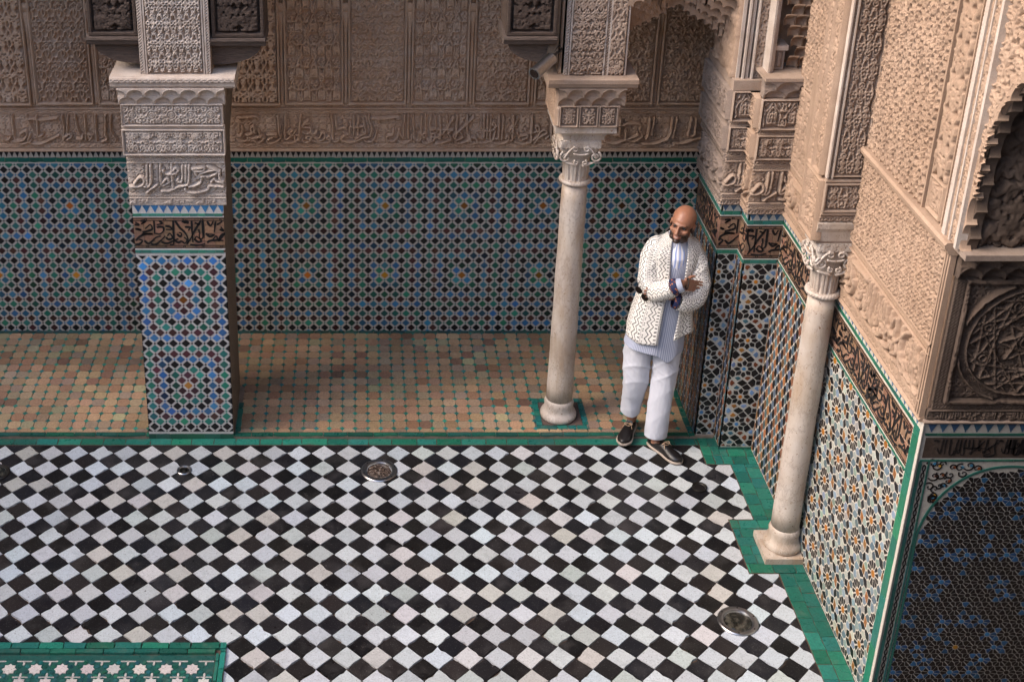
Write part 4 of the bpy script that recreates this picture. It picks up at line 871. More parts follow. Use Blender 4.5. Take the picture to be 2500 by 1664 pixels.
for fr,a,b,cu,kd in faces:
    slab(fr,a,b,.0,1.42,-.012,0,M['grout'],cp_,'white_strip_ground',(.47,.46,.42))
    if kd=='f': t_=star_field(a,b,.03,1.405,cu,.205-.215,.215)
    else: t_=lozenge_field(a,b,.03,1.405,.052,.085)
    lay_tiles(fr,t_,cp_,'mosaic_tile','mosaic_tiles_beyond',M['glaze'],0,.0026,.0006,170 if kd=='f' else 70)
    strip(fr,a,b,0,.022,(.03,.12,.09),cp_,.09,-.001,limit=4)
    strip(fr,a,b,1.412,1.440,(.035,.18,.13),cp_,.05,limit=8)
    strip(fr,a,b,1.686,1.712,(.035,.18,.14),cp_,.05,limit=8)
    slab(fr,a,b,1.440,1.4465,-.01,.003,M['grout'],cp_,'white_strip',(.5,.5,.46)); slab(fr,a,b,1.678,1.686,-.01,.003,M['grout'],cp_,'white_strip',(.5,.5,.46))
    w_=b-a; x0={'f':-1.39 if fr is FK1 else -1.10,'s':-1.36}[kd]
    sts=[[(min(max(p[0],a+.006),b-.006),p[1]) for p in s] for s in strokes_pts(S_TILE,lambda x:a+(x-x0),1.4465,1.678) if sum(a+.004<p[0]<b-.004 for p in s)*2>len(s)]
    tile_text(fr,a,b,1.4465,1.678,sts,cp_,bead=.09)
    slab(fr,a,b,1.712,1.762,-.01,.0,M['grout'],cp_,'merlon_ground',(.5,.5,.47))
    merlons(fr,a,b,1.716,1.760,.050,(.07,.14,.24),cp_)
    # plaster above, a little proud
    o=.022; frr=Frame(fr.O+fr.N*o,fr.U,fr.V); a2,b2=(a-o,b+(o if kd=='s' or fr is FK2 else -o)) if True else 0
    if kd=='s': a2=a
    if fr is FK1: b2=b-.0
    mat=ss if kd=='f' else M['stucco_warmlit']
    if fr is FKL: mat=M['stucco_grey']  # one plaster tinted by face: warm where lit, greyer where shaded
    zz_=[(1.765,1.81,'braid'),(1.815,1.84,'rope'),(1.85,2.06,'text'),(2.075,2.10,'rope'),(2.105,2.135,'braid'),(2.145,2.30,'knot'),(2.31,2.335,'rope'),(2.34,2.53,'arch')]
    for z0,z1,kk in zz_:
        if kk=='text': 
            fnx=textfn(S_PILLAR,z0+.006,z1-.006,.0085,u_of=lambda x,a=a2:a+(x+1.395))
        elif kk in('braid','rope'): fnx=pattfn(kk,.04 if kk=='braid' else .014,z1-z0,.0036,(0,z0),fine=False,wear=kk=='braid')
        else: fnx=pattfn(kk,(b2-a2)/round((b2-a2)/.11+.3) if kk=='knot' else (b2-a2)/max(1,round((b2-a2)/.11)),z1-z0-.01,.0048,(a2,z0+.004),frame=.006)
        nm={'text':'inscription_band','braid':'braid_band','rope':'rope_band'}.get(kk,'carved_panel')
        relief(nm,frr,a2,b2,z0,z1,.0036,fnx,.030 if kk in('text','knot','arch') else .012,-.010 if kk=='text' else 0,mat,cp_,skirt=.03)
    for z0,z1 in ((1.81,1.815),(1.84,1.85),(2.06,2.075),(2.10,2.105),(2.135,2.145),(2.30,2.31),(2.335,2.34)):
        moulding(frr,a2,b2,mould_round(z0,z1,.016),mat,cp_)
# ledge and springing of the back arch on the corner pier
mb=MB(); mb.box(KX-.03,K1+.02,K1Y-.04,8.05,2.535,2.60); mb.build('impost_ledge',ss,cp_,cols=False)
muqarnas('stalactite_cornice',Frame((0,K2Y-.022,0),(1,0,0),(0,0,1)),K1-.02,K2+.02,2.535,2.655,2,2,.045,.0,M['stucco_grey'],cp_)
mb=MB(); mb.box(K1-.03,K2+.03,K2Y-.075,K1Y,2.655,2.675); mb.build('impost_ledge',ss,cp_,cols=False)
mb=MB(); mb.box(2.27,K1+.0,K1Y+.03,7.95,2.60,3.64); mb.build('upper_core',ss,cp_,cols=False)
for x,wd,h in ((2.285,.02,.030),(2.315,.012,.045),(2.34,.018,.030),(2.366,.010,.05)):
    mb=MB(); mb.box(x-wd/2,x+wd/2,K1Y+.03-h,K1Y+.04,2.60,3.62); mb.build('upright_fillet',sp,cp_,cols=False)
relief('upright_inscription',F_front(K1Y+.012),2.376,2.445,2.60,3.6,.0036,pattfn('leaf',.07,.10,.006,(2.376,2.6)),.02,.0,ss,cp_)
relief('rough_springer',F_left(2.262),-7.95,-7.50,2.60,3.3,.006,lambda U,Vv,u,v:lown(U,Vv,14)*1.2+lown(U,Vv,50)*.4,.02,.0,M['stucco_warmlit'],cp_)
# ---------------- stalactite arches ----------------
def arch_layers(name,label,fr_of,crv,ztop,u0,u1,layers,mat,cat='arch',thick=.07,scal=.062):
    root=thing(name,label,cat,fr_of(0).p((u0+u1)/2,ztop,0))
    c=catmull(crv,24); c=np.array(c); seg=np.r_[0,np.cumsum(np.hypot(*np.diff(c,axis=0).T))]; Lt=seg[-1]
    for k in range(layers):
        off=(.056 if name=='stalactite_arch' else .026)*(layers-1-k)   # front layer has the widest opening
        n=max(4,int(round(Lt/scal))); ph=.5*(k%2); K=int(n*14); S=np.linspace(0,Lt,K)
        x=np.interp(S,seg,c[:,0]); z=np.interp(S,seg,c[:,1]); tx=np.gradient(x); tz=np.gradient(z); l=np.hypot(tx,tz)+1e-9
        nx,nz=-tz/l,tx/l; s=1 
        if np.mean(nz)<0: nx,nz=-nx,-nz
        ph_=(S/Lt*n+ph)%1; b=off+.034*np.sqrt(np.clip(1-(2*ph_-1)**2,0,1))-.004
        X=x+nx*b; Z=z+nz*b
        X=np.clip(X,u0,u1); Z=np.minimum(Z,ztop-.02)
        y0=k*thick*.8; mb=MB(); vs=[];fs=[]; f=fr_of(0)
        for i in range(K): vs+=[f.p(X[i],Z[i],-y0),f.p(X[i],ztop,-y0),f.p(X[i],Z[i],-y0-thick)]
        for i in range(K-1):
            a,b_=3*i,3*i+3
            if abs(X[i+1]-X[i])>1e-6: fs.append((a,b_,b_+1,a+1) if X[i+1]>X[i] else (a,a+1,b_+1,b_))
            fs.append((a,a+2,b_+2,b_))
        mb.add(vs,fs); mb.build('scalloped_tier',mat,root,cols=False)
        if k>0: continue
    return root
ab=arch_layers('stalactite_arch','scalloped plaster arch between the carved pier and the corner pier behind the man',lambda k:F_front(7.52),[(1.60,2.62),(1.605,2.72),(1.67,2.79),(1.77,2.85),(1.87,2.90),(1.945,2.955),(2.02,2.90),(2.12,2.85),(2.20,2.78),(2.25,2.70),(2.270,2.62)],3.62,1.60,2.30,5,M['stucco_warmlit'],thick=.07,scal=.056)
# niche arch right of the corner pier
nich=thing('stalactite_niche','small half-arch with hanging honeycomb cells above the stepped corner pier','niche',(2.55,7.36,2.68))
mb=MB(); mb.box(2.44,2.70,7.56,7.60,2.675,3.64); mb.build('niche_back',M['stucco_warmlit'],nich,cols=False)
relief('carved_panel',F_front(7.44),2.475,2.53,2.68,2.80,.0036,pattfn('knot',.05,.06,.004,(2.475,2.68),frame=.006),.012,.0,M['stucco_grey'],nich)
mb=MB(); mb.box(2.462,2.545,7.42,7.56,2.80,2.83); mb.build('impost_ledge',sp,nich,cols=False)
for a,b,y in ((2.425,2.437,7.37),(2.440,2.452,7.385),(2.455,2.466,7.40)):
    mb=MB(); mb.box(a,b,y,7.56,2.675,3.62); mb.build('upright_fillet',sp,nich,cols=False)
for r in range(7):      # hanging cells, tier upon tier, climbing to the left
    z=2.685+r*.068
    for q in range(4):
        w=.031; x=2.652-q*.064-(r%2)*.032; lim=2.49 if r>2 else 2.575-.012*r
        if x-w<lim-.02: continue
        y0=7.445-.014*r+.010*q; mb=MB(); m=11; vs=[];fs=[]
        for k in range(m):
            a=math.pi*k/(m-1); px=x-w*math.cos(a); d_=math.sin(a)
            vs+=[(px,y0+.035*d_,z-.004),(px,y0+.034*d_,z+.030),(px,y0+.026*d_-.006,z+.046),(px,y0+.012*d_-.016,z+.058),(px,y0-.022,z+.066+.006*d_),(px,y0-.030,z+.0665+.006*d_),(px,y0-.030,z+.080)]
        for k in range(m-1):
            for l in range(6): fs.append((7*k+l,7*k+7+l,7*k+8+l,7*k+1+l))
        mb.add(vs,fs); mb.build('honeycomb_cell',M['stucco_warmlit'],nich,smooth=False,cols=False)
mb=MB(); mb.box(2.44,2.72,7.36,7.56,3.17,3.64); mb.build('niche_head',M['stucco_warmlit'],nich,cols=False)
# ---------------- side wall ----------------
SWX=2.640; FS=F_left(SWX)
sw=thing('side_wall','sunlit right-hand courtyard wall with rosette mosaic, black inscription band and carved plaster above','wall',(SWX,6.25,0))
mb=MB(); mb.box(SWX+.012,3.1,5.175,7.36,0,2.66); mb.build('wall_core',M['stucco_warmlit'],sw,cols=False)
mb=MB(); mb.box(SWX+.012,3.1,5.36,7.60,2.64,4.46); mb.build('upper_wall_core',M['stucco_warmlit'],sw,cols=False)
slab(FS,-7.352,-5.162,0,1.7625,-.012,0,M['grout'],sw,'white_strip_ground',(.60,.565,.50))
def rosette(cx,cz,R,n=12):
    out=[(star(cx,cz,R*.21,n,.72),vary((.38,.15,.02),.2))]
    for k in range(n):
        a=2*math.pi*k/n; c,sn=math.cos(a),math.sin(a); T=lambda x,y:(cx+(x*c-y*sn)*R,cz+(x*sn+y*c)*R)
        out.append(([T(.26,0),T(.36,-.058),T(.54,-.085),T(.66,0),T(.54,.085),T(.36,.058)],vary((.022,.016,.014),.4)))
        a+=math.pi/n; c,sn=math.cos(a),math.sin(a); T=lambda x,y:(cx+(x*c-y*sn)*R,cz+(x*sn+y*c)*R)
        cl_=[(.20,.28,.36),(.26,.32,.27),(.10,.16,.17),(.33,.40,.45)][k%4]
        out.append(([T(.60,0),T(.66,-.055),T(.76,-.06),T(.82,0),T(.76,.06),T(.66,.055)],vary(cl_,.3)))
        a-=math.pi/n; c,sn=math.cos(a),math.sin(a); T=lambda x,y:(cx+(x*c-y*sn)*R,cz+(x*sn+y*c)*R)
        out.append(([T(.74,-.05),T(.80,-.095),T(.90,-.07),T(.90,.07),T(.80,.095),T(.74,.05)],vary([(.03,.02,.02),(.24,.10,.03),(.06,.12,.16),(.03,.02,.02)][(k*3)%4],.3)))
    return out
rz=[];dy_,dz_=.2555,.235
for j in range(-1,8):
    for i in range(-2,6):
        cy=5.490+i*dy_+(dy_/2 if j%2 else 0); cz=1.400-j*dz_; X=-cy
        rz.append((X,cz,vary((.38,.15,.02),.2)))
        for k in range(12):
            a=2*math.pi*k/12; r=.047; rz.append((X+r*math.cos(a),cz+r*math.sin(a),vary((.018,.014,.013),.4)))
            r=.094; cc_=[(.17,.25,.33),(.03,.02,.02),(.20,.27,.23),(.33,.13,.03),(.10,.17,.22),(.03,.02,.02)][k%6]
            if k%2==0 or True:
                a+=math.pi/12; rz.append((X+r*math.cos(a),cz+r*math.sin(a),vary([(.20,.27,.34),(.25,.32,.28),(.10,.14,.16),(.40,.42,.38)][(k+j)%4],.25)))
        for k in range(12):
            a=2*math.pi*k/12; r=.1265; q=(X+r*math.cos(a),cz+r*math.sin(a),vary([BLK,(.25,.11,.03),BLK,BLK,(.15,.22,.27),BLK][k%6],.3))
            if all((q[0]-w[0])**2+(q[1]-w[1])**2>.019**2 for w in rz[-400:]): rz.append(q)
rz=voronoi(rz,-6.40,-5.254,.012,1.418,.0044,.05)
lay_tiles(FS,rz,sw,'rosette_tile','rosette_tiles_beyond',M['glaze'],0,.0022,.0005,300,minpx=7)
lz=lozenge_field(-7.350,-6.405,.012,1.418,.066,.088)
lay_tiles(FS,lz,sw,'lattice_tile','lattice_tiles_beyond',M['glaze'],0,.0022,.0005,200,minpx=7)
strip(FS,-7.352,-5.25,1.421,1.434,(.02,.15,.10),sw,.10,top=.003)
strip(FS,-7.352,-5.178,1.688,1.710,(.02,.15,.10),sw,.10,top=.003)
strip(FS,-5.246,-5.178,0,1.687,(.02,.17,.11),sw,.12,top=.003,vertical=True,limit=20)
mb=MB(); mb.prism(FS,[(-5.176,0),(-5.152,0),(-5.152,1.764),(-5.176,1.764)],0,.004,(.62,.58,.52)); mb.build('corner_tile_strip',M['grout'],sw)
sx=[]
for k,x0 in enumerate((-7.345,-6.795,-6.245,-5.80)):
    sx+=[[(min(max(p[0],-7.34),-5.258),p[1]) for p in s] for s in strokes_pts(S_TILE,lambda x,x0=x0:x0+(x+1.395),1.445,1.672)]
tile_text(FS,-7.346,-5.252,1.443,1.674,sx,sw,w=.0085)
merlons(FS,-7.35,-5.18,1.713,1.760,.0525,(.07,.15,.27),sw)
SWP=SWX-.012; FT=F_left(SWP); wm=M['stucco_warmlit']
def on_side(z0,z1,kk,a,b,depth=.020,cw=.12,ch=None,w=.005,step=.0052,frame=0,name=None,base=0.,off=0.,mat=None):
    ch=ch or z1-z0
    fn=textfn(S_BACK,z0+.008,z1-.008,.0105,u_of=lambda x:a+(x+.03)) if kk=='text' else pattfn(kk,cw,ch,w,(a,z0),frame=frame,fine=kk in('knot','scroll','strand','disc'),fa=.24 if kk=='strand' else .45,wear=kk!='rope',stagger=kk in('arch','leaf'))
    relief(name or 'carved_panel',Frame(FT.O+FT.N*off,FT.U,FT.V),a,b,z0,z1,step,fn,depth,base-depth*.25,mat or wm,sw,skirt=.03)
A0,A1=-6.30,-5.19     # between the pier on the side column and the doorway corner
moulding(FT,-7.36,-5.165,[(1.764,-.012),(1.764,.012),(1.772,.016),(1.782,.008),(1.79,.0),(1.79,-.012)],wm,sw)
on_side(1.79,1.843,'leaf',A0,A1,.010,.05,.05,.0045,name='vine_band')
moulding(FT,A0,A1,mould_round(1.843,1.858,.016),wm,sw)
on_side(1.858,2.100,'text',A0,-5.235,.030,name='inscription_band',base=-.004)
moulding(FT,A0,A1,mould_round(2.100,2.112,.018),wm,sw)
on_side(2.112,2.150,'leaf',A0,A1,.010,.05,.036,.0045,name='vine_band')
moulding(FT,A0,A1,mould_round(2.150,2.172,.024),wm,sw)
on_side(2.172,2.640,'strand',A0,-5.225,.034,.070,.09,.0040,step=.0040)
moulding(FT,A0,-5.16,[(2.640,-.012),(2.640,.010),(2.648,.034),(2.662,.040),(2.672,.052),(2.690,.055),(2.702,.045),(2.702,-.012)],wm,sw)
for y_ in (5.218,5.196,5.172):
    mb=MB(); mb.box(SWP-.016,SWP+.01,y_-.006,y_+.006,1.79,2.64); mb.build('upright_fillet',wm,sw,cols=False)
# upper part
on_side(2.702,4.0,'strand',A0,-5.535,.038,.105,.14,.0044,step=.0042)
for y_,wd,h in ((5.522,.014,.022),(5.500,.010,.010),(5.325,.010,.012)):
    mb=MB(); mb.box(SWP-h,SWP+.01,y_-wd/2,y_+wd/2,2.702,4.4); mb.build('upright_fillet',wm,sw,cols=False)
on_side(2.715,2.885,'knot',-5.488,-5.342,.022,.073,.085,.005,step=.0042,frame=.012,name='small_square_panel')
on_side(2.900,4.4,'net',-5.488,-5.342,.028,.146,.16,.012,step=.0045,name='upright_inscription')
on_side(2.702,4.4,'rope',-5.318,-5.270,.010,.020,.020,.0045,step=.0042,name='rope_strip')
mb=MB(); mb.box(SWP-.030,SWP+.01,5.236,5.268,2.702,4.4); mb.build('upright_fillet',sp,sw,cols=False)
on_side(2.702,4.4,'mesh',-5.232,-5.200,.014,.030,.035,.004,step=.004,name='lace_strip',off=.012)
mb=MB(); mb.box(SWP-.030,SWP+.01,5.188,5.198,2.702,4.4); mb.build('upright_fillet',sp,sw,cols=False)
on_side(2.702,4.4,'leaf',-5.186,-5.128,.020,.058,.075,.0055,step=.0038,name='small_upright_inscription',off=.012)
mb=MB(); mb.box(SWP-.036,SWP+.01,5.106,5.126,2.702,4.4); mb.build('upright_fillet',sp,sw,cols=False)
# back part of the side wall, between corner pier and side column pier
B0,B1=-7.34,-6.44
for z0,z1,kk,dp in ((1.80,1.845,'leaf',.01),(1.86,2.06,'text',.024),(2.07,2.11,'leaf',.01),(2.13,2.60,'knot',.022),(2.62,4.4,'leaf',.020)):
    on_side(z0,z1,kk,B0,B1,dp,.09,.036 if z1-z0<.05 else .12,.0055,name='inscription_band' if kk=='text' else 'carved_panel')
for z0,z1 in ((1.845,1.86),(2.06,2.07),(2.11,2.13),(2.60,2.62)): moulding(FT,B0,B1,mould_round(z0,z1,.02),wm,sw)
# ---------------- side column with its pier ----------------
C2X,C2Y=2.548,6.357
col2,zt2,rt2=column_marble('marble column standing on a square plinth against the right-hand rosette mosaic wall',C2X,C2Y,.079,.045,1.775,.112,(2.415,2.66,6.225,6.487,.004,.046),None)
capital(col2,C2X,C2Y,rt2,zt2,2.13,.095,M['marble'])
p2=thing('carved_pier','grey lace-carved plaster pier above the column against the right-hand wall','pier',(2.54,6.36,2.13))
E0,E1,EY=2.425,2.63,6.245
mb=MB(); mb.box(E0+.008,2.70,EY+.01,6.47,2.13,4.3); mb.build('pier_core',M['stucco_grey'],p2,cols=False)
FE=F_front(EY); gy=M['stucco']
mb=MB(); mb.sweep(FE,[(2.13,-.2),(2.13,-.012),(2.20,.0),(2.225,.012),(2.255,.012),(2.262,.0),(2.262,-.2)],E0-.004,E1+.012); mb.build('impost_block',M['marble'],p2,cols=False)
relief('braid_band',FE,E0,E1,2.264,2.300,.003,pattfn('braid',.04,.03,.0036,(0,2.266),fine=False),.009,.0,gy,p2)
moulding(FE,E0,E1,mould_round(2.300,2.325,.02),gy,p2)
relief('knotwork_panel',FE,E0+.002,E1-.002,2.325,2.490,.003,pattfn('medal',.10,.155,.0046,(E0,2.328),frame=.009,fine=True),.020,.0,gy,p2)
moulding(FE,E0,E1,mould_round(2.490,2.515,.02),gy,p2)
relief('lace_panel',FE,E0+.030,E1-.018,2.53,4.2,.0034,pattfn('medal',.0785,.128,.0042,(E0+.03,2.54),stagger=True,fine=False,frame=.004),.020,.0,gy,p2)
relief('rope_strip',FE,E0+.008,E0+.024,2.52,4.2,.0034,pattfn('rope',.016,.018,.0032,fine=False,wear=False),.009,.004,gy,p2)
for a in (E0+.004,E0+.028,E1-.012):
    mb=MB(); mb.box(a-.004,a+.004,EY-.022,EY+.01,2.52,4.2); mb.build('fillet',sp,p2,cols=False)
FEL=F_left(E0)
relief('leaf_panel',FEL,-6.385,-EY-.022,2.52,4.2,.004,pattfn('leaf',.055,.075,.0052,(-6.4,2.53),stagger=True,fine=False,frame=.006),.028,-.004,wm,p2)
relief('upright_inscription',FEL,-6.47,-6.392,2.52,4.2,.004,pattfn('net',.078,.11,.0075,(-6.47,2.53),frame=.006,fine=False),.028,-.004,wm,p2)
relief('carved_panel',FEL,-6.47,-EY,2.15,2.50,.004,pattfn('knot',.11,.11,.0055,(-6.47,2.16),frame=.01),.028,-.004,wm,p2)
# curved corbel course carrying the back of the pier on the wall
mb=MB(); n=10; pr=[(2.14-.0,0)]; vs=[];fs=[]
for k in range(n+1):
    t=k/n; y=6.47+.42*t; z=2.14+.42*t**1.6
    vs+=[(E0+.10*t,y,z),(2.66,y,z),(E0+.10*t,y,2.9),(2.66,y,2.9)]
for k in range(n): a=4*k; fs+=[(a,a+4,a+6,a+2),(a,a+1,a+5,a+4)]
mb.add(vs,fs); mb.build('curved_corbel',wm,p2,cols=False)
# ---------------- doorway jamb ----------------
JY=5.160; FJ=F_front(JY); JX0,JX1=2.645,4.2
jb=thing('doorway_jamb','shaded doorway reveal with black star mosaic under a large carved plaster roundel','wall',(3.0,JY,0))
mb=MB(); mb.box(JX0+.02,JX1+.6,JY+.012,5.36,0,4.46); mb.build('jamb_core',M['stucco_shaded'],jb,cols=False)
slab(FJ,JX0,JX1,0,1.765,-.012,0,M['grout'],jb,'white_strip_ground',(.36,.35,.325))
for (a,b,c) in ((2.651,2.668,(.02,.10,.09)),(2.696,2.706,(.02,.09,.08))): strip(FJ,a,b,0,1.545,c,jb,.12,vertical=True,limit=14)
mb=MB()
for e in (0,1):
    ribbon(mb,FJ,[(2.682+.0065*math.sin(k*.9+e*math.pi),k*.0125) for k in range(0,123)],.0026,0,.003,BLK,taper=False)
mb.build('plaited_line',M['glaze'],jb,kind='stuff')
AXc,AR,AZ=3.10,.388,1.06    # pointed frame of the star field
def arch_z(x): 
    t=min(1,abs(x-AXc)/AR); return AZ+ .455*math.sqrt(max(0,1-t**2.2))
keep=[]; A_=.0968; Hh=A_*math.sqrt(3)/2
gold=[(3.030,1.157),(3.030,.431)]
for j in range(-1,20):
    for i in range(-5,10):
        x=3.030+(i+.5*(j%2))*A_; z=1.157+(j-13)*Hh+.0
        d=min(math.hypot(x-a,z-b) for a,b in ((3.030,1.157),(3.030,1.157-9*Hh+.0)))
        kd='g' if d<.03 else ('b' if abs(d-.194)<.03 or abs(d-.387)<.022 or x<2.752 else 'k')
        keep.append((x,z,vary({'g':(.26,.14,.02),'b':(.03,.12,.26),'k':BLK}[kd],.15)))
        for k in range(10):
            a=2*math.pi*k/10+.1; keep.append((x+.0285*math.cos(a),z+.0285*math.sin(a),vary(BLK if kd!='b' or k%3 else (.015,.05,.12),.3)))
        for q in (1,-1): keep.append((x+A_/2,z+q*Hh/3,vary(BLK if (i+j)%3 else (.02,.07,.15),.3)))
jt=voronoi(keep,2.710,3.75,.01,1.54,.0020,.022)
jt2=[(q,c) for q,c in jt if all(v_<arch_z(u_)-.014 for u_,v_ in q)]
lay_tiles(FJ,jt2,jb,'star_tile','star_tiles_beyond',M['glaze'],0,.0022,.0004,290,minpx=7)
mb=MB(); ap=[(x,arch_z(x)) for x in np.linspace(AXc-AR+.0005,AXc+AR-.0005,60)]
ribbon(mb,FJ,[(2.717,.0),(2.717,.8)]+ap,.006,0,.004,(.02,.10,.085),taper=False); mb.build('arched_border',M['glaze'],jb)
sp_=[];mb=MB()
for k in range(260):   # painted scroll work in the corner above the arch
    x,z=rng.uniform(2.72,3.6),rng.uniform(1.05,1.535)
    if z<arch_z(x)+.02: continue
    ribbon(mb,FJ,[(x+a-x,b) for a,b in spiral(x,z,rng.uniform(.015,.03),rng.uniform(0,360),1.1,rng.choice((1,-1)),9)],.0034,0,.003,BLK)
    if rng.random()<.7: sp_.append((star(x+.01,z,.011,5,.6,rng.random()*6),vary(rng.choice((BLU,YEL,BRN)),.2)))
mb.build('scroll_inlay',M['glaze'],jb); lay_tiles(FJ,sp_,jb,'scroll_tile','scroll_tiles_beyond',M['glaze'],0,.002,.0003,40)
strip(FJ,JX0+.01,JX1,1.545,1.556,(.02,.10,.08),jb,.12,limit=10)
mb=MB(); mb.prism(FJ,[(JX0+.018,1.566),(JX1,1.566),(JX1,1.680),(JX0+.018,1.680)],0,.002,(.055,.038,.03)); mb.build('inscription_ground',M['terra'],jb)
mb=MB()
for k in range(5):
    for s in strokes_pts(S_BACK[30:55],lambda x,k=k:2.67+k*.30+(x-.2)*.55,1.572,1.674):
        if all(2.668<p[0]<4.1 for p in s): ribbon(mb,FJ,s,.0045,.002,.0045,BLK)
mb.build('inscription',M['glaze'],jb)
strip(FJ,JX0+.01,JX1,1.690,1.704,(.015,.08,.06),jb,.12,limit=10)
merlons(FJ,JX0+.01,JX1,1.712,1.764,.0530,(.035,.08,.14),jb)
gd=M['stucco_shaded']
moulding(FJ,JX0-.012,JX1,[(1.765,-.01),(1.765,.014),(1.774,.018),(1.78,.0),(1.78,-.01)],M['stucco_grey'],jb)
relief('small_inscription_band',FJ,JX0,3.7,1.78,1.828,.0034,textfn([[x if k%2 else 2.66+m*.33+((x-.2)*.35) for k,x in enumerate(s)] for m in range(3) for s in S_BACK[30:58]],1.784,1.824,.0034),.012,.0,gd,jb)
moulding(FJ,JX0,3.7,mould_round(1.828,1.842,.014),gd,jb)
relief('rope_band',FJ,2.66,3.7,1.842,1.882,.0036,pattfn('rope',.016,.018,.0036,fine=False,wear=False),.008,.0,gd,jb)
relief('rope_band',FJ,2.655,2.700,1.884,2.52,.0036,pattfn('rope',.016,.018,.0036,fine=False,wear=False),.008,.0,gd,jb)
CXr,CZr=3.025,2.205
def roundel(U,Vv,u,v):
    X,Z=U-CXr,Vv-CZr; r=np.hypot(X,Z); a=np.arctan2(Z,X)
    cm=tilesample(cellmap(PAT['knot'],.0028,.050,.046,.0010),U,Vv); h=.45*ridge(cm)
    rg=np.exp(-((r-.315)/.008)**2)*1.5+np.exp(-((r-.275)/.006)**2)*1.3+np.where((r>.283)&(r<.307),.45+.3*np.sin(a*90)*np.sin(r*700),0)
    pt=lambda R,k,n,o=0: (CXr+R*math.cos(2*math.pi*(k+o)/n),CZr+R*math.sin(2*math.pi*(k+o)/n))
    ls=[[pt(.262,k,16),pt(.262,k+5,16)] for k in range(16)]+[[pt(.262,k,16,.5),pt(.262,k+3,16,.5)] for k in range(0,16,2)]+[[pt(.125,k,8),pt(.125,k+3,8)] for k in range(8)]
    D1=raster(u,v,ls,.0042,smooth=False); st_=ridge(D1)
    ls=[circ(*pt(.205,k,8,.5),.036) for k in range(8)]+[circ(*pt(.205,k,8,.5),.016) for k in range(8)]+[circ(CXr,CZr,.03,n=20)]
    st_=np.maximum(st_,ridge(raster(u,v,ls,.0035)))
    h=np.where(r<.268,np.maximum(h,st_*1.1),h); h=np.maximum(h,rg)
    sq=np.maximum(np.abs(X)-.320,np.abs(Z)-.318); h=np.where(sq>-.012,1.3,h); h=np.where((sq>-.022)&(sq<=-.012),-.2,h)
    return worn(U,Vv,h)
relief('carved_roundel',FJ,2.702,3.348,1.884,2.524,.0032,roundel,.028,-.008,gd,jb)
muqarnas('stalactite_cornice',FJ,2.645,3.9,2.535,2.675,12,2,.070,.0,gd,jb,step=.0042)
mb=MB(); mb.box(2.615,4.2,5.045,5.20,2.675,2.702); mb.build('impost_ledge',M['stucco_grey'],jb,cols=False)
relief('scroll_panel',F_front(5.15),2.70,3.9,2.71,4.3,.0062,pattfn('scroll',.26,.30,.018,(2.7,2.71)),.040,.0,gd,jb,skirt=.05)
# archivolt of the doorway, in the plane of the side wall: nested scalloped tiers
da=thing('doorway_arch','pale scalloped arch edge above the shaded doorway at the far right','arch',(SWX,5.05,3.5))
crv=np.array(catmull([(-5.082,2.702),(-5.072,2.90),(-5.066,3.05),(-5.05,3.2),(-5.00,3.34),(-4.90,3.50),(-4.75,3.68),(-4.5,3.9),(-4.1,4.12),(-3.4,4.3)],24)); sg=np.r_[0,np.cumsum(np.hypot(*np.diff(crv,axis=0).T))]; LT=sg[-1]
for k in range(2):
    n=20; K=n*20; S=np.linspace(0,LT,K); x=np.interp(S,sg,crv[:,0]); z=np.interp(S,sg,crv[:,1]); tx,tz=np.gradient(x),np.gradient(z); l=np.hypot(tx,tz)+1e-9
    f=(S/LT*n+.5*(k%2))%1; b=-.004+.006*(1-k)+.026*np.sqrt(np.clip(1-(2*f-1)**2,0,1)); X=np.minimum(x-tz/l*b,9); Z=z+tx/l*b; Z=np.maximum(Z,2.702)
    xo=-5.128+np.clip((z-3.3)*.0,0,1); y0=-.008-k*.028; mb=MB(); vs=[];fs=[]; fr=Frame((SWP-.012,0,0),(0,-1,0),(0,0,1))
    for i in range(K): 
        ox,oz=(x[i]-tz[i]/l[i]*(.05 if k==0 else .3),z[i]+tx[i]/l[i]*(.05 if k==0 else .3))
        if ox<-5.128: ox,oz=-5.128,max(oz,Z[i])
        vs+=[fr.p(X[i],Z[i],y0+.014),fr.p(ox,oz,y0+.014),fr.p(X[i],Z[i],y0-.032)]
    for i in range(K-1): a=3*i; fs+=[(a,a+3,a+4,a+1),(a,a+2,a+5,a+3)]
    mb.add(vs,fs); mb.build('scalloped_tier',M['stucco_warmlit'] if k<1 else M['stucco_shaded'],da,cols=False)
mb=MB(); mb.add([(SWP+.0,-9,0)]*0,[]); mb.box(SWP+.03,3.1,3.3,4.96,3.95,4.46); mb.build('arch_spandrel',M['stucco_warmlit'],da,cols=False)

sp_o=relief('carved_spandrel',Frame(FT.O+FT.N*-.004,FT.U,FT.V),-5.124,-4.2,2.95,4.4,.005,pattfn('scroll',.16,.18,.0065,(-5.12,2.95),fine=True),.028,-.004,wm,da,skirt=.0)
bmx=bmesh.new(); bmx.from_mesh(sp_o.data)
def inside(u_,v_):
    zz=np.interp(u_,crv[:,0],crv[:,1]); return v_<zz+.045 or (u_>-5.035 and v_<3.25)
dl=[f for f in bmx.faces if inside(-f.calc_center_median().y,f.calc_center_median().z)]
bmesh.ops.delete(bmx,geom=dl,context='FACES'); bmx.to_mesh(sp_o.data); bmx.free()
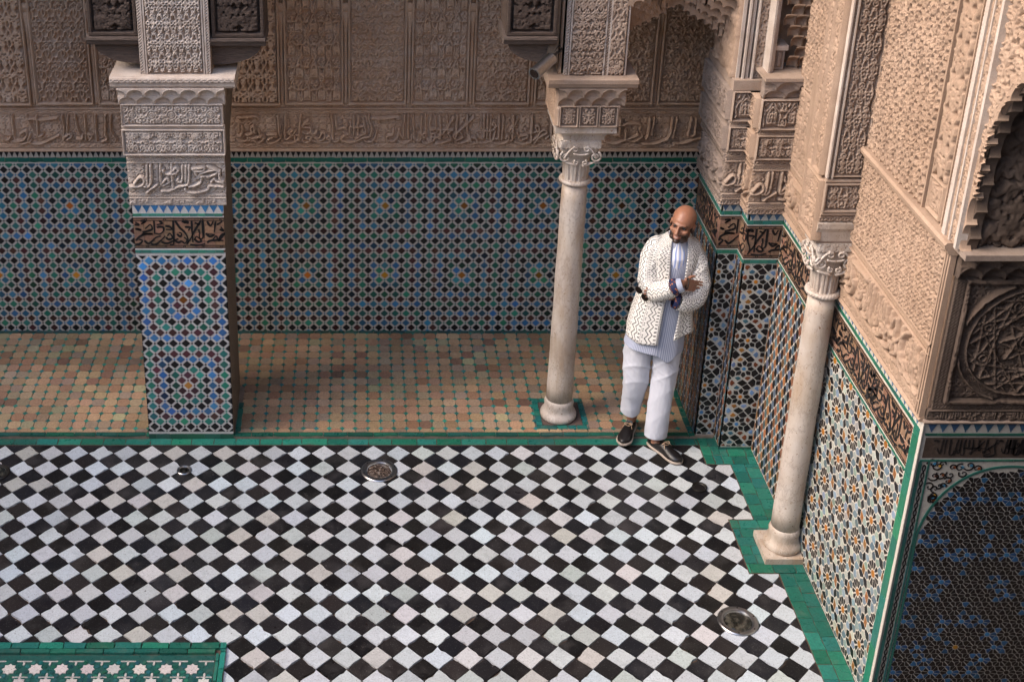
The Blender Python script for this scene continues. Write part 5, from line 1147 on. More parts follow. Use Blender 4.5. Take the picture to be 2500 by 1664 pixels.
# ---------------- the man ----------------
man=thing('person','bald bearded man in a white patterned jacket leaning with crossed arms against the corner pier','person',(1.95,7.45,0))
def uvmesh(name,P,UV,mat,parent,closed,thick=0,cap=False):
    nv,nu,_=P.shape; me=bpy.data.meshes.new(name); idx=np.arange(nv*nu).reshape(nv,nu); fs=[];uvs=[]
    rngu=nu if closed else nu-1
    for j in range(nv-1):
        for i in range(rngu):
            i2=(i+1)%nu; fs.append((idx[j,i],idx[j,i2],idx[j+1,i2],idx[j+1,i])); 
            u1=UV[j,i2,0] if i2 else UV[j,i,0]+(UV[j,1,0]-UV[j,0,0]); 
            u2=UV[j+1,i2,0] if i2 else UV[j+1,i,0]+(UV[j+1,1,0]-UV[j+1,0,0])
            uvs+=[(UV[j,i,0],UV[j,i,1]),(u1,UV[j,i2,1]),(u2,UV[j+1,i2,1]),(UV[j+1,i,0],UV[j+1,i,1])]
    me.from_pydata([tuple(map(float,p)) for p in P.reshape(-1,3)],[],[tuple(int(x) for x in f) for f in fs])
    l=me.uv_layers.new(name='UVMap'); l.data.foreach_set('uv',np.array(uvs,float).ravel())
    me.polygons.foreach_set('use_smooth',[True]*len(me.polygons)); me.materials.append(mat)
    o=bpy.data.objects.new(name,me); link(o,parent)
    if thick: 
        m=o.modifiers.new('thickness','SOLIDIFY'); m.thickness=thick; m.offset=0
    return o
def interp_rows(keys,n):
    K=np.array(keys,float); t=np.linspace(0,len(K)-1,n); out=np.array(catmull([tuple(k) for k in K],12)); tt=np.linspace(0,len(out)-1,n)
    return np.array([[np.interp(x,range(len(out)),out[:,c]) for c in range(K.shape[1])] for x in tt])
def limb(name,keys,mat,parent,nu=40,n=60,fold=None,flat=1.0,closed=True,thick=.003,v0=0):
    R=interp_rows(keys,n); C=R[:,:3]; r=R[:,3]; P=np.zeros((n,nu,3)); UV=np.zeros((n,nu,2))
    T=np.gradient(C,axis=0); T/=np.linalg.norm(T,axis=1)[:,None]; a=np.cross(T[0],(0,1,0)); a/=np.linalg.norm(a); Ls=np.r_[0,np.cumsum(np.linalg.norm(np.diff(C,axis=0),axis=1))]
    for j in range(n):
        a=a-T[j]*(a@T[j]); a/=np.linalg.norm(a); b=np.cross(T[j],a)
        for i in range(nu):
            th=2*math.pi*i/nu; rr=r[j]*(1+(fold(th,Ls[j],j/(n-1)) if fold else 0))
            P[j,i]=C[j]+rr*(math.cos(th)*a+flat*math.sin(th)*b); UV[j,i]=(th/(2*math.pi)*.42,Ls[j]+v0)
    return uvmesh(name,P,UV,mat,parent,closed,thick)
# --- cloth materials
def pattern_cloth(name):
    m,nt,b=nmat(name); uv=nt.nodes.new('ShaderNodeUVMap'); sep=nt.nodes.new('ShaderNodeSeparateXYZ')
    add=nt.nodes.new('ShaderNodeMixRGB'); nz=noise(nt,18,2,.5,uv.outputs[0],out=1)
    vm=nt.nodes.new('ShaderNodeVectorMath'); vm.operation='MULTIPLY_ADD'; L(nt,nz,vm.inputs[0]); vm.inputs[1].default_value=(.012,.012,0); L(nt,uv.outputs[0],vm.inputs[2]); nt.nodes.remove(add)
    L(nt,vm.outputs[0],sep.inputs[0]); X,Y=sep.outputs[0],sep.outputs[1]
    def m_(op,a,b_=None,c=None):
        n=nt.nodes.new('ShaderNodeMath'); n.operation=op
        for k,v in enumerate((a,b_,c)):
            if v is None: continue
            if hasattr(v,'links'): L(nt,v,n.inputs[k])
            else: n.inputs[k].default_value=v
        return n.outputs[0]
    def lt(a,v): return m_('LESS_THAN',a,v)
    def period(x,p,o=0.): return m_('SUBTRACT',m_('MODULO',m_('ADD',x,10*p+o),p),p/2)
    Pd=.088; xm=period(X,Pd)
    def zig(xc,amp,per,w): 
        t=m_('SUBTRACT',m_('PINGPONG',Y,per/2),per/4); z=m_('MULTIPLY_ADD',t,amp*4/per,xc); return lt(m_('ABSOLUTE',m_('SUBTRACT',xm,z)),w)
    z1=zig(-.030,.0095,.034,.0030); z2=zig(-.008,.0095,.034,.0030)
    ym=period(Y,.016); dash=m_('MULTIPLY',lt(m_('ABSOLUTE',m_('SUBTRACT',xm,.014)),.0065),lt(m_('ABSOLUTE',ym),.0027))
    y2=period(Y,.0085); dots=m_('MULTIPLY',lt(m_('ABSOLUTE',m_('SUBTRACT',xm,.026)),.0022),lt(m_('ABSOLUTE',y2),.0022))
    hx=m_('ABSOLUTE',m_('SUBTRACT',xm,.0365)); y3=period(Y,.026); hour=m_('MULTIPLY',m_('LESS_THAN',hx,m_('MULTIPLY',m_('ABSOLUTE',y3),.75)),lt(m_('ABSOLUTE',y3),.0065))
    tot=m_('MINIMUM',m_('ADD',m_('ADD',m_('ADD',z1,z2),m_('ADD',dash,dots)),hour),1.)
    n2=noise(nt,220,3,.6,uv.outputs[0]); tot=m_('MULTIPLY',tot,ramp(nt,n2,[(.25,.55),(.45,1)]))
    n3=noise(nt,6,3,.6,uv.outputs[0]); base=mix(nt,ramp(nt,n3,[(.5,0),(.8,.5)]),(.76,.74,.70),(.66,.58,.45))
    L(nt,mix(nt,tot,base,(.035,.033,.035)),b.inputs['Base Color']); b.inputs['Roughness'].default_value=.9
    bump(nt,b,noise(nt,300,2,.6,uv.outputs[0]),.3,.001); return m
def stripe_cloth(name,c1,c2,per,rough=.8,w=.5):
    m,nt,b=nmat(name); uv=nt.nodes.new('ShaderNodeUVMap'); sep=nt.nodes.new('ShaderNodeSeparateXYZ'); L(nt,uv.outputs[0],sep.inputs[0])
    n=nt.nodes.new('ShaderNodeMath'); n.operation='PINGPONG'; L(nt,sep.outputs[0],n.inputs[0]); n.inputs[1].default_value=per/2
    f=ramp(nt,n.outputs[0],[(0,0),(1,1)]); d=nt.nodes.new('ShaderNodeMath'); d.operation='DIVIDE'; L(nt,n.outputs[0],d.inputs[0]); d.inputs[1].default_value=per/2
    f=ramp(nt,d.outputs[0],[(w-.12,0),(w+.12,1)])
    L(nt,mix(nt,f,c1,c2),b.inputs['Base Color']); b.inputs['Roughness'].default_value=rough; bump(nt,b,noise(nt,200,2,.6,uv.outputs[0]),.2,.001); return m
M['jacket']=pattern_cloth('hand_printed_cotton')
M['tunic']=stripe_cloth('blue_striped_cotton',(.27,.31,.44),(.52,.55,.64),.010)
M['shirtfront']=stripe_cloth('pale_pleated_cotton',(.32,.42,.72),(.80,.81,.86),.022,w=.42)
M['trousers']=m_simple('white_trousers',(.60,.62,.69),.85,0,11,.14,(1,1,.5),.6,.02)
M['leather']=m_simple('black_leather',(.010,.008,.008),.38,0,60,.3)
M['sole']=m_simple('pale_rubber',(.48,.40,.33),.7,0,50,.3)
M['lace_m']=m_simple('tan_lace',(.55,.38,.25),.7,0,50,.2)
M['lining']=m_simple('blue_lining',(.015,.045,.24),.7,0,30,.3)
def m_lining():
    m,nt,b=nmat('blue_orange_print'); P=coords(nt,which='World'); v=nt.nodes.new('ShaderNodeTexVoronoi'); v.inputs['Scale'].default_value=60; L(nt,P,v.inputs['Vector'])
    L(nt,mix(nt,ramp(nt,v.outputs[0],[(.26,1),(.34,0)]),(.004,.012,.065),(.42,.13,.03)),b.inputs['Base Color']); b.inputs['Roughness'].default_value=.7; return m
M['print']=m_lining()
def m_skin():
    m,nt,b=nmat('skin'); a=nt.nodes.new('ShaderNodeAttribute'); a.attribute_name='Col'; P=coords(nt,which='World')
    n=noise(nt,90,4,.6,P); L(nt,mix(nt,.22,a.outputs['Color'],ramp(nt,n,[(.3,.4),(.7,1)]),'MULTIPLY'),b.inputs['Base Color'])
    b.inputs['Roughness'].default_value=.42; b.inputs['Subsurface Weight'].default_value=.06; b.inputs['Subsurface Radius'].default_value=(.02,.008,.004); bump(nt,b,n,.15,.002); return m
M['skin']=m_skin()
# --- body: one continuous surface grown round joints
BM=bmesh.new()
def ell(c,r,rot=None,sub=3):
    mt=Matrix.Translation(Vector(c))@(rot or Matrix())@Matrix.Diagonal((*r,1)); bmesh.ops.create_icosphere(BM,subdivisions=sub,radius=1,matrix=mt)
def cap(p,q,r0,r1,n=None):
    p,q=Vector(p),Vector(q); d=(q-p).length; n=max(2,int(d/(min(r0,r1)*.35)))
    for k in range(n+1): t=k/n; r=r0+(r1-r0)*t; ell(p.lerp(q,t),(r,r,r),sub=2)
HC=Vector((2.047,7.470,1.628)); HR=Matrix.Rotation(R_(-30),4,'Z')@Matrix.Rotation(R_(-5),4,'X')@Matrix.Rotation(R_(6),4,'Y')@Matrix.Scale(.95,4)
def hp(x,y,z): return HC+(HR@Vector((x,y,z)))
def hell(c,r,tilt=0,sub=3): ell(hp(*c),r,HR@Matrix.Rotation(R_(tilt),4,'X'),sub)
hell((0,.018,.046),(.076,.096,.080)); hell((0,-.004,.03),(.073,.086,.074)); hell((0,-.028,-.028),(.061,.064,.080)); hell((0,-.030,-.072),(.050,.052,.040)); hell((0,-.072,-.098),(.024,.020,.017))
hell((0,-.080,.020),(.048,.017,.013)); 
for s in (-1,1):
    hell((s*.040,-.060,-.022),(.023,.024,.020)); hell((s*.013,-.098,-.036),(.0095,.010,.0080)); hell((s*.0765,.012,-.012),(.008,.020,.031),12); hell((s*.079,.020,.004),(.0075,.013,.016)); hell((s*.033,-.045,-.080),(.026,.03,.022))
for k in range(8): t=k/7; hell((0,-.090-.027*t,.010-.040*t),(.0075+.0055*t,.010,.010),sub=2)
hell((0,-.0885,-.0555),(.025,.0115,.0065)); hell((0,-.0875,-.0715),(.021,.0115,.0070))
cap(hp(0,.028,-.07),(2.040,7.525,1.455),.056,.064)
ell((2.02,7.535,1.40),(.14,.080,.070)); ell((2.01,7.52,1.30),(.150,.10,.16)); ell((1.98,7.515,1.10),(.135,.095,.18)); ell((1.955,7.515,.93),(.150,.10,.12))
SHL,SHR=(1.925,7.54,1.415),(2.115,7.54,1.405)
cap(SHL,(1.885,7.425,1.205),.044,.038); cap((1.885,7.425,1.205),(2.035,7.300,1.300),.039,.026)
cap(SHR,(2.170,7.430,1.175),.044,.038); cap((2.170,7.430,1.175),(1.985,7.335,1.185),.039,.026)
# hand resting on the other arm (palm, four fingers, thumb), hand tucked under
def hand(w,d,up,s=1.0,curl=.5):
    w,d,up=Vector(w),Vector(d).normalized(),Vector(up).normalized(); sd_=d.cross(up).normalized()
    for k in range(5): 
        c=w+d*(.020+.016*k); 
        for q in (-.030,-.014,.002,.018,.030): ell(c+up*q*(.75+.06*k),(.0135,.0135,.0135),sub=2)
    for i,(q,l) in enumerate(((-.033,.066),(-.012,.080),(.010,.084),(.031,.074))):
        p=w+d*.086+up*q; a=d.copy()
        for seg in range(3):
            a=(a-sd_*curl*.35*(seg+.4)).normalized(); e=p+a*l*(.42,.32,.26)[seg]; cap(p,e,.0094-.0009*seg,.0088-.0009*seg); p=e
    p=w+d*.022+up*.032; e=p+(d*.8+up*.75).normalized()*.040; cap(p,e,.0125,.0105); cap(e,e+(d*1.0+up*.25).normalized()*.030,.0102,.0085)
hand((2.036,7.306,1.288),(.86,.42,-.30),(.30,.05,.95),curl=-.12)
hand((1.985,7.340,1.188),(-.95,.25,.1),(.08,-.1,1),curl=.5)
HL,HRr=(1.885,7.52,.90),(2.02,7.505,.90)
cap(HL,(1.860,7.485,.50),.082,.055); cap((1.860,7.485,.50),(1.870,7.560,.115),.050,.036)
cap(HRr,(2.025,7.415,.50),.082,.055); cap((2.025,7.415,.50),(1.995,7.372,.100),.050,.036)
for a,b in (((1.872,7.565,.07),(1.820,7.46,.056)),((1.993,7.375,.052),(2.085,7.250,.034))): cap(a,b,.029,.020)
me=bpy.data.meshes.new('body'); BM.to_mesh(me); BM.free(); tmp=bpy.data.objects.new('tmp_body',me); COL.objects.link(tmp)
rm=tmp.modifiers.new('r','REMESH'); rm.mode='VOXEL'; rm.voxel_size=.0038; sm=tmp.modifiers.new('s','SMOOTH'); sm.factor=.5; sm.iterations=3
dg=bpy.context.evaluated_depsgraph_get(); me2=bpy.data.meshes.new_from_object(tmp.evaluated_get(dg)); bpy.data.objects.remove(tmp); me2.name='body'
nV=len(me2.vertices); co=np.empty(nV*3); me2.vertices.foreach_get('co',co); co=co.reshape(-1,3)
Hi=np.array((Matrix.Translation(HC)@HR).inverted()); loc=(np.c_[co,np.ones(nV)]@Hi.T)[:,:3]
x,y,z=loc.T; near=np.linalg.norm(loc,axis=1)<.16
for s in (-1,1):   # eye sockets
    d=np.hypot((x-s*.031)/.021,(z-.000)/.0125); m_=near&(y<-.04)&(d<1.4); loc[m_,1]+=.013*np.clip(1-(d[m_]/1.4)**2,0,1)
mth=near&(y<-.05); dm=np.hypot(x/.022,(z+.0635)/.0032); loc[mth,1]+=.006*np.exp(-dm[mth]**2)
x,y,z=loc.T
co2=(np.c_[loc,np.ones(nV)]@np.linalg.inv(Hi).T)[:,:3]; co[near]=co2[near]; me2.vertices.foreach_set('co',co.ravel())
base=np.tile(np.array((.35,.165,.10)),(nV,1)); 
def blend(mask,c,): 
    global base
    base=base*(1-mask[:,None])+np.array(c)*mask[:,None]
sst=lambda a,b,v: np.clip((v-a)/(b-a),0,1)**2*(3-2*np.clip((v-a)/(b-a),0,1))
nf=near.astype(float); fn_=npr.random(nV)
jaw=sst(-.040,-.062,z+.35*np.clip(np.abs(x)-.02,0,1)*-1.2)*sst(.035,.0,y)*nf
must=np.exp(-((z+.047)/.0065)**4)*(np.abs(x)<.034)*(y<-.06)*nf; sideb=sst(.048,.062,np.abs(x))*sst(.01,-.03,z)*sst(.03,-.0,y)*sst(-.055,-.02,y)*nf
beard=np.clip(np.maximum(jaw,np.maximum(must,sideb)),0,1); beard*=1-np.exp(-((z+.0635)/.0135)**4)*(np.abs(x)<.027)*(y<-.06)
blend(np.clip(beard*(.86+.14*fn_),0,1),(.014,.010,.008))
for s in (-1,1):
    eb=np.exp(-(((x-s*.033)/.023)**4+((z-.0165-.0035*(1-((x-s*.03)/.02)**2))/.0052)**2))*(y<-.04)*nf; blend(np.clip(eb*1.3,0,.95),(.02,.014,.011))
    sk=np.exp(-(((x-s*.031)/.020)**4+((z-.0005)/.0115)**4))*(y<-.03)*nf; blend(sk*.62,(.15,.06,.035))
lp=np.exp(-((x/.024)**4+((z+.0635)/.0125)**4))*(y<-.07)*nf; blend(lp*.8,(.36,.13,.10))
blend(sst(.03,.07,z)*nf*.30,(.42,.18,.10))
at=me2.color_attributes.new('Col','FLOAT_COLOR','POINT'); at.data.foreach_set('color',np.c_[base,np.ones(nV)].ravel())
me2.polygons.foreach_set('use_smooth',[True]*len(me2.polygons)); me2.materials.clear(); me2.materials.append(M['skin']); body=link(bpy.data.objects.new('body',me2),man)
# eyes, teeth
M['eye']=m_simple('eye_white',(.34,.29,.27),.2,0,50,.1); M['iris']=m_simple('dark_iris',(.015,.008,.006),.15,0,50,.1); M['teeth']=m_simple('teeth',(.70,.62,.54),.3,0,50,.1)
for s in (-1,1):
    mb=MB(); seg=16; vs=[];fs=[]; c=hp(s*.031,-.0655,.000)
    def ball(mb,c,r,squash=1.):
        vs=[];fs=[]
        for j in range(9):
            for i in range(14): a=2*math.pi*i/14;b=math.pi*j/8; vs.append((c[0]+r*math.sin(b)*math.cos(a),c[1]+r*math.sin(b)*math.sin(a),c[2]+r*math.cos(b)))
        for j in range(8):
            for i in range(14): fs.append((j*14+i,(j+1)*14+i,(j+1)*14+(i+1)%14,j*14+(i+1)%14))
        mb.add(vs,fs)
    ball(mb,c,.0100); e=mb.build('eye',M['eye'],man,smooth=True,cols=False)
    mb=MB(); c2=hp(s*.031-.0035,-.0655-.0082,-.001); ball(mb,c2,.0056); mb.build('iris',M['iris'],e,smooth=True,cols=False)
    mb=MB(); P_=[hp(s*.031+t*.0145,-.0655-.0108*math.cos(t*1.05),.0045-.0035*t*t) for t in np.linspace(-1,1,9)]; mb.tube(P_,[.0012,.0022,.0028,.003,.003,.003,.0028,.0022,.0012],6); mb.build('eyelid',M['iris'],man,smooth=True,cols=False)
mb=MB(); P_=[hp(t*.015,-.0925-.003*math.cos(t*1.3),-.0628+.0018*t*t) for t in np.linspace(-1,1,7)]; mb.tube(P_,[.0008,.0018,.0024,.0025,.0024,.0018,.0008],6); mb.build('teeth',M['teeth'],man,smooth=True,cols=False)
# --- clothes
foldsL=lambda th,l,t: .035*math.sin(3*th+9*t)+.055*(1-abs(math.sin(t*19+1.7*math.sin(th))))**2*(.5+math.exp(-((t-.45)/.2)**2))+.05*(1-abs(math.sin(1.5*th+4*t)))**3+.035*(1-abs(math.sin(t*31+2.3*th)))**3
foldsS=lambda th,l,t: .09*(1-abs(math.sin(t*15+1.6*math.sin(th+1))))**2*(.4+math.exp(-((t-.55)/.2)**2))+.03*math.sin(4*th+t*8)-.065
limb('trouser_leg',[(1.890,7.525,.95,.100),(1.872,7.515,.80,.098),(1.856,7.500,.62,.088),(1.854,7.490,.48,.080),(1.850,7.515,.33,.070),(1.848,7.535,.185,.062)],M['trousers'],man,fold=foldsL,n=140,nu=64)
limb('trouser_leg',[(2.015,7.510,.95,.100),(2.025,7.475,.80,.096),(2.026,7.435,.62,.083),(2.022,7.412,.50,.077),(2.003,7.392,.30,.073),(1.990,7.374,.105,.071)],M['trousers'],man,fold=lambda a,b,c: foldsL(a+1,b,c+.13),n=140,nu=64)
def robe(name,keys,mat,ang=None,nu=90,n=90,fold=None,thick=.003,hem=None,uvs=1.):
    # keys: z, cx, cy, a, b, front-left x, front-right x
    R=interp_rows(keys,n); P=np.zeros((n,nu,3)); UV=np.zeros((n,nu,2))
    for j in range(n):
        z,cx_,cy_,a,b,xl,xr=R[j]; t=j/(n-1)
        if ang: 
            tl=math.asin(max(-.98,min(.98,(xl-cx_)/a))); tr=math.asin(max(-.98,min(.98,(xr-cx_)/a)))
            th=np.linspace(tr,tl+2*math.pi,nu)   # measured from -y towards +x
        else: th=np.linspace(0,2*math.pi,nu,endpoint=False)
        for i,q in enumerate(th):
            k=1+(fold(q,t) if fold else 0); zz=z+(hem(q)*max(0,(t-.72)/.28)**1.5 if hem else 0)
            s_=math.copysign(abs(math.sin(q))**.9,math.sin(q)); c_=math.copysign(abs(math.cos(q))**.9,math.cos(q))
            P[j,i]=(cx_+a*k*s_,cy_-b*k*c_,zz); UV[j,i]=(q*.155*uvs,t*(keys[0][0]-keys[-1][0]))
    return uvmesh(name,P,UV,mat,man,not ang,thick)
fj=lambda q,t: .03*math.sin(5*q+2*t)*t+.018*math.sin(11*q+4*t)*t+.02*math.sin(t*26+3*q)*math.exp(-((t-.5)/.2)**2)
robe('tunic',[(1.530,2.045,7.515,.058,.055,0,0),(1.50,2.04,7.515,.075,.065,0,0),(1.46,2.03,7.52,.130,.085,0,0),(1.36,2.022,7.515,.148,.112,0,0),(1.20,2.00,7.51,.148,.122,0,0),(1.05,1.98,7.50,.158,.128,0,0),(.92,1.965,7.495,.176,.138,0,0),(.80,1.950,7.485,.190,.142,0,0),(.755,1.945,7.48,.194,.144,0,0)],M['tunic'],fold=lambda q,t:.012*math.sin(9*q+3*t)*t+.02*math.sin(4*q)*t,hem=lambda q:-.055*math.exp(-((((q+math.pi)%(2*math.pi)-math.pi)-.30)/.22)**2)+.02*math.cos(q+2.))
# pale pleated shirt front and collar
P_=np.zeros((30,16,3));UV_=np.zeros((30,16,2))
for j in range(30):
    t=j/29; z_=1.515-.235*t; w_=.018+.028*min(1,t*3.5); cx_=2.034-.012*t; yb=7.455-.055*min(1,t*2.2)
    for i in range(16): s_=i/15*2-1; P_[j,i]=(cx_+w_*s_,yb+.012*s_*s_-.0015*math.sin(i*2.1),z_); UV_[j,i]=(i/15*.075,t*.3)
uvmesh('shirt_front',P_,UV_,M['shirtfront'],man,False,.002)
for s in (-1,1):
    mb=MB(); Q=[]
    for k in range(9): 
        t=k/8; a=s*(.15+2.2*t); p=(2.040+.062*math.sin(a),7.512-.064*math.cos(a)); z_=1.500+.030*t
        Q+=[(p[0],p[1],z_-.016),(2.040+.056*math.sin(a),7.512-.058*math.cos(a),z_+.020)]
    mb.add(Q,[(2*k,2*k+2,2*k+3,2*k+1) for k in range(8)]); o=mb.build('collar',M['trousers'],man,smooth=True,cols=False); md=o.modifiers.new('t','SOLIDIFY'); md.thickness=.003
robe('jacket',[(1.535,2.045,7.520,.066,.062,1.998,2.088),(1.505,2.04,7.522,.098,.078,1.992,2.085),(1.475,2.030,7.525,.150,.092,1.990,2.082),(1.42,2.022,7.52,.176,.112,1.988,2.080),(1.32,2.015,7.515,.172,.128,1.986,2.070),(1.20,2.000,7.51,.168,.138,1.978,2.062),(1.08,1.985,7.50,.180,.146,1.960,2.052),(.98,1.975,7.49,.196,.152,1.948,2.040),(.87,1.970,7.480,.212,.158,1.936,2.022)],M['jacket'],ang=True,fold=fj,thick=.005,hem=lambda q:.045*math.cos(q+.3)*-.5+.03*math.sin(2*q))
slv1=limb('sleeve',[(1.955,7.532,1.470,.040),(1.915,7.530,1.452,.062),(1.885,7.508,1.395,.072),(1.868,7.475,1.31,.071),(1.872,7.432,1.225,.072),(1.905,7.375,1.205,.069),(1.950,7.325,1.240,.064),(1.988,7.300,1.272,.058)],M['jacket'],man,fold=foldsS,thick=.004,n=90)
slv2=limb('sleeve',[(2.085,7.535,1.470,.040),(2.125,7.530,1.440,.062),(2.158,7.508,1.375,.073),(2.178,7.478,1.29,.075),(2.180,7.432,1.195,.073),(2.140,7.370,1.152,.070),(2.075,7.330,1.150,.066),(2.022,7.315,1.168,.060)],M['jacket'],man,fold=lambda a,b,c: foldsS(a+2,b,c+.1),thick=.004,n=90)
limb('cuff_lining',[(1.984,7.303,1.268,.0535),(2.000,7.297,1.279,.0525),(2.012,7.294,1.285,.049)],M['print'],man,n=10,nu=28,thick=.003)
limb('shirt_cuff',[(2.005,7.294,1.282,.044),(2.022,7.289,1.291,.044),(2.040,7.286,1.299,.041)],M['tunic'],man,n=8,nu=28,thick=.003)
limb('cuff_lining',[(2.028,7.314,1.166,.0555),(2.012,7.316,1.171,.0545),(1.998,7.318,1.174,.050)],M['print'],man,n=10,nu=28,thick=.003)
mb=MB()
for k in range(22):
    a=2*math.pi*k/22; ball(mb,(2.068+.004*math.sin(a*1),7.290+.026*math.cos(a),1.302+.036*math.sin(a)),.0052)
mb.build('bead_bracelet',M['iris'],man,smooth=True,cols=False)
# --- deck shoes
def shoe(heel,toe,z0,sgn):
    heel,toe=Vector((*heel,z0)),Vector((*toe,z0)); d=(toe-heel); L0=d.length; d.normalize(); sd_=Vector((d.y,-d.x,0)); Ln=.285; st_=heel-d*.03
    # s along, half-width, sole z, upper height
    prof=[(0,.020,.052),(.03,.031,.060),(.07,.036,.062),(.11,.036,.066),(.15,.040,.060),(.19,.047,.050),(.225,.049,.042),(.255,.042,.034),(.275,.028,.027),(.285,.010,.020)]
    for nm,mat,z_a,z_b,ex in (('sole',M['sole'],0,.022,.005),('upper',M['leather'],.018,1,0)):
        mb=MB(); vs=[];fs=[]; nu=20; R=interp_rows([(a,b,c) for a,b,c in prof],34)
        for a,w_,h in R:
            c=st_+d*a; 
            for i in range(nu):
                th=2*math.pi*i/nu; u=math.cos(th); v=math.sin(th)
                if nm=='sole': vs.append(c+sd_*((w_+ex)*math.copysign(abs(u)**.5,u))+Vector((0,0,.011+.011*math.copysign(abs(v)**.4,v))))
                else:
                    hh=h; open_=1 if .045<a<.100 else 0
                    zz=.014+(hh*(max(v,0)**.75)); ww=w_*math.copysign(abs(u)**.8,u)*(1-.18*max(v,0)**2)
                    if open_ and v>.75: zz-=.030*(v-.75)/.25
                    vs.append(c+sd_*ww+Vector((0,0,zz if v>0 else .014)))
        n=len(R)
        for j in range(n-1):
            for i in range(nu): fs.append((j*nu+i,j*nu+(i+1)%nu,(j+1)*nu+(i+1)%nu,(j+1)*nu+i))
        fs+= [tuple(range(nu))[::-1],tuple((n-1)*nu+i for i in range(nu))]
        mb.add(vs,fs); mb.build('shoe_'+nm,mat,man,smooth=True,cols=False)
    mb=MB()
    for q,a in ((0,.128),(1,.142),(2,.156)): mb.tube([st_+d*a+sd_*u+Vector((0,0,.078-.0035*q*2-abs(u)*.25)) for u in (-.022,-.01,0,.01,.022)],.0022,6)
    for s in (-1,1): 
        c=st_+d*.130+Vector((0,0,.082)); mb.tube([c+sd_*s*.022*math.sin(t)*1.2+d*(.016*(1-math.cos(t))) +Vector((0,0,.006*math.sin(t))) for t in np.linspace(0,math.pi,9)],.0018,5); mb.tube([c,c+sd_*s*.022+d*.02,c+sd_*s*.034+d*.036-Vector((0,0,.018))],.0017,5)
    mb.build('shoe_lace',M['lace_m'],man,smooth=True,cols=False)
    mb=MB(); c=st_+d*.118; mb.add([c+sd_*x_+d*y_+Vector((0,0,z_)) for x_,y_,z_ in ((-.024,0,.070),(.024,0,.070),(.026,.05,.062),(-.026,.05,.062),(-.018,-.016,.088),(.018,-.016,.088))],[(0,1,2,3),(4,5,1,0)]); mb.build('shoe_tongue',M['leather'],man,cols=False)
shoe((1.880,7.585),(1.812,7.440),.031,1)
shoe((1.985,7.395),(2.10,7.23),.005,-1)
# ---------------- sunglasses hooked on the jacket ----------------
sg_=thing('sunglasses','dark sunglasses hooked on the jacket below the man\'s bent elbow','sunglasses',(1.83,7.34,1.13))
c=V3(1.806,7.362,1.190); ud=V3(.62,-.05,-.78); ud/=np.linalg.norm(ud); pd=np.cross(ud,V3(0,-1,0.2)); pd/=np.linalg.norm(pd)
for s in (-1,1):
    mb=MB(); q=[c+ud*(s*.034)+ud*.029*math.cos(a)+pd*.0155*math.sin(a) for a in np.linspace(0,2*math.pi,18,endpoint=False)]; nrm=np.cross(ud,pd)
    mb.add([p+nrm*.002 for p in q]+[p-nrm*.002 for p in q],[tuple(range(18)),tuple(range(35,17,-1))]+[(i,18+i,18+(i+1)%18,(i+1)%18) for i in range(18)]); mb.build('lens',M['iris'],sg_,cols=False)
    mb=MB(); mb.tube(q+[q[0]],.0022,6); mb.build('rim',M['steel_dark'],sg_,smooth=True,cols=False)
    mb=MB(); e=c+ud*(s*.062); mb.tube([e,e+V3(.02,.03,.01),e+V3(.05,.07,.01)],.0025,6); mb.build('temple',M['steel_dark'],sg_,smooth=True,cols=False)
mb=MB(); mb.tube([c-ud*.008-pd*.004,c-pd*.008,c+ud*.008-pd*.004],.003,6); mb.build('bridge',M['steel_dark'],sg_,smooth=True,cols=False)
# ---------------- security camera ----------------
sc_=thing('security_camera','silver cylindrical security camera on an arm beside the left end of the column pier','camera',(1.11,7.42,2.69))
a0,a1=V3(1.038,7.30,2.700),V3(1.152,7.42,2.752); dd=a1-a0
mb=MB(); seg=28; t=dd/np.linalg.norm(dd); u_=np.cross(t,V3(0,0,1)); u_/=np.linalg.norm(u_); v_=np.cross(u_,t)
def cylr(mb,p0,p1,r0,r1,seg=28):
    vs=[p0+r0*(math.cos(2*math.pi*k/seg)*u_+math.sin(2*math.pi*k/seg)*v_) for k in range(seg)]+[p1+r1*(math.cos(2*math.pi*k/seg)*u_+math.sin(2*math.pi*k/seg)*v_) for k in range(seg)]
    mb.add(vs,[(k,(k+1)%seg,seg+(k+1)%seg,seg+k) for k in range(seg)]+[tuple(range(seg))[::-1],tuple(range(seg,2*seg))])
cylr(mb,a0,a1,.037,.037); mb.build('housing',M['metal'],sc_,smooth=False,cols=False)
mb=MB(); cylr(mb,a0-t*.004,a0+t*.006,.040,.040); mb.build('rim',M['metal'],sc_,cols=False)
mb=MB(); cylr(mb,a0-t*.006,a0-t*.003,.030,.030); mb.build('lens_glass',M['iris'],sc_,cols=False)
mb=MB(); cylr(mb,a1,a1+t*.012,.038,.030); cylr(mb,a1+t*.012,a1+t*.03,.018,.014); mb.build('end_cap',M['steel_dark'],sc_,cols=False)
mb=MB(); mb.tube([a1+t*.02,a1+t*.035+V3(.01,.03,.0),V3(1.222,7.52,2.765)],.008,8); mb.tube([a1+t*.01+v_*.02,V3(1.20,7.50,2.80),V3(1.226,7.56,2.79)],.003,6); mb.build('bracket_arm',M['steel_dark'],sc_,smooth=True,cols=False)
mb=MB(); u_,v_,t=V3(0,1,0),V3(0,0,1),V3(1,0,0); cylr(mb,V3(1.217,7.575,2.765),V3(1.232,7.575,2.765),.032,.032); mb.build('mounting_plate',M['steel_dark'],sc_,cols=False)
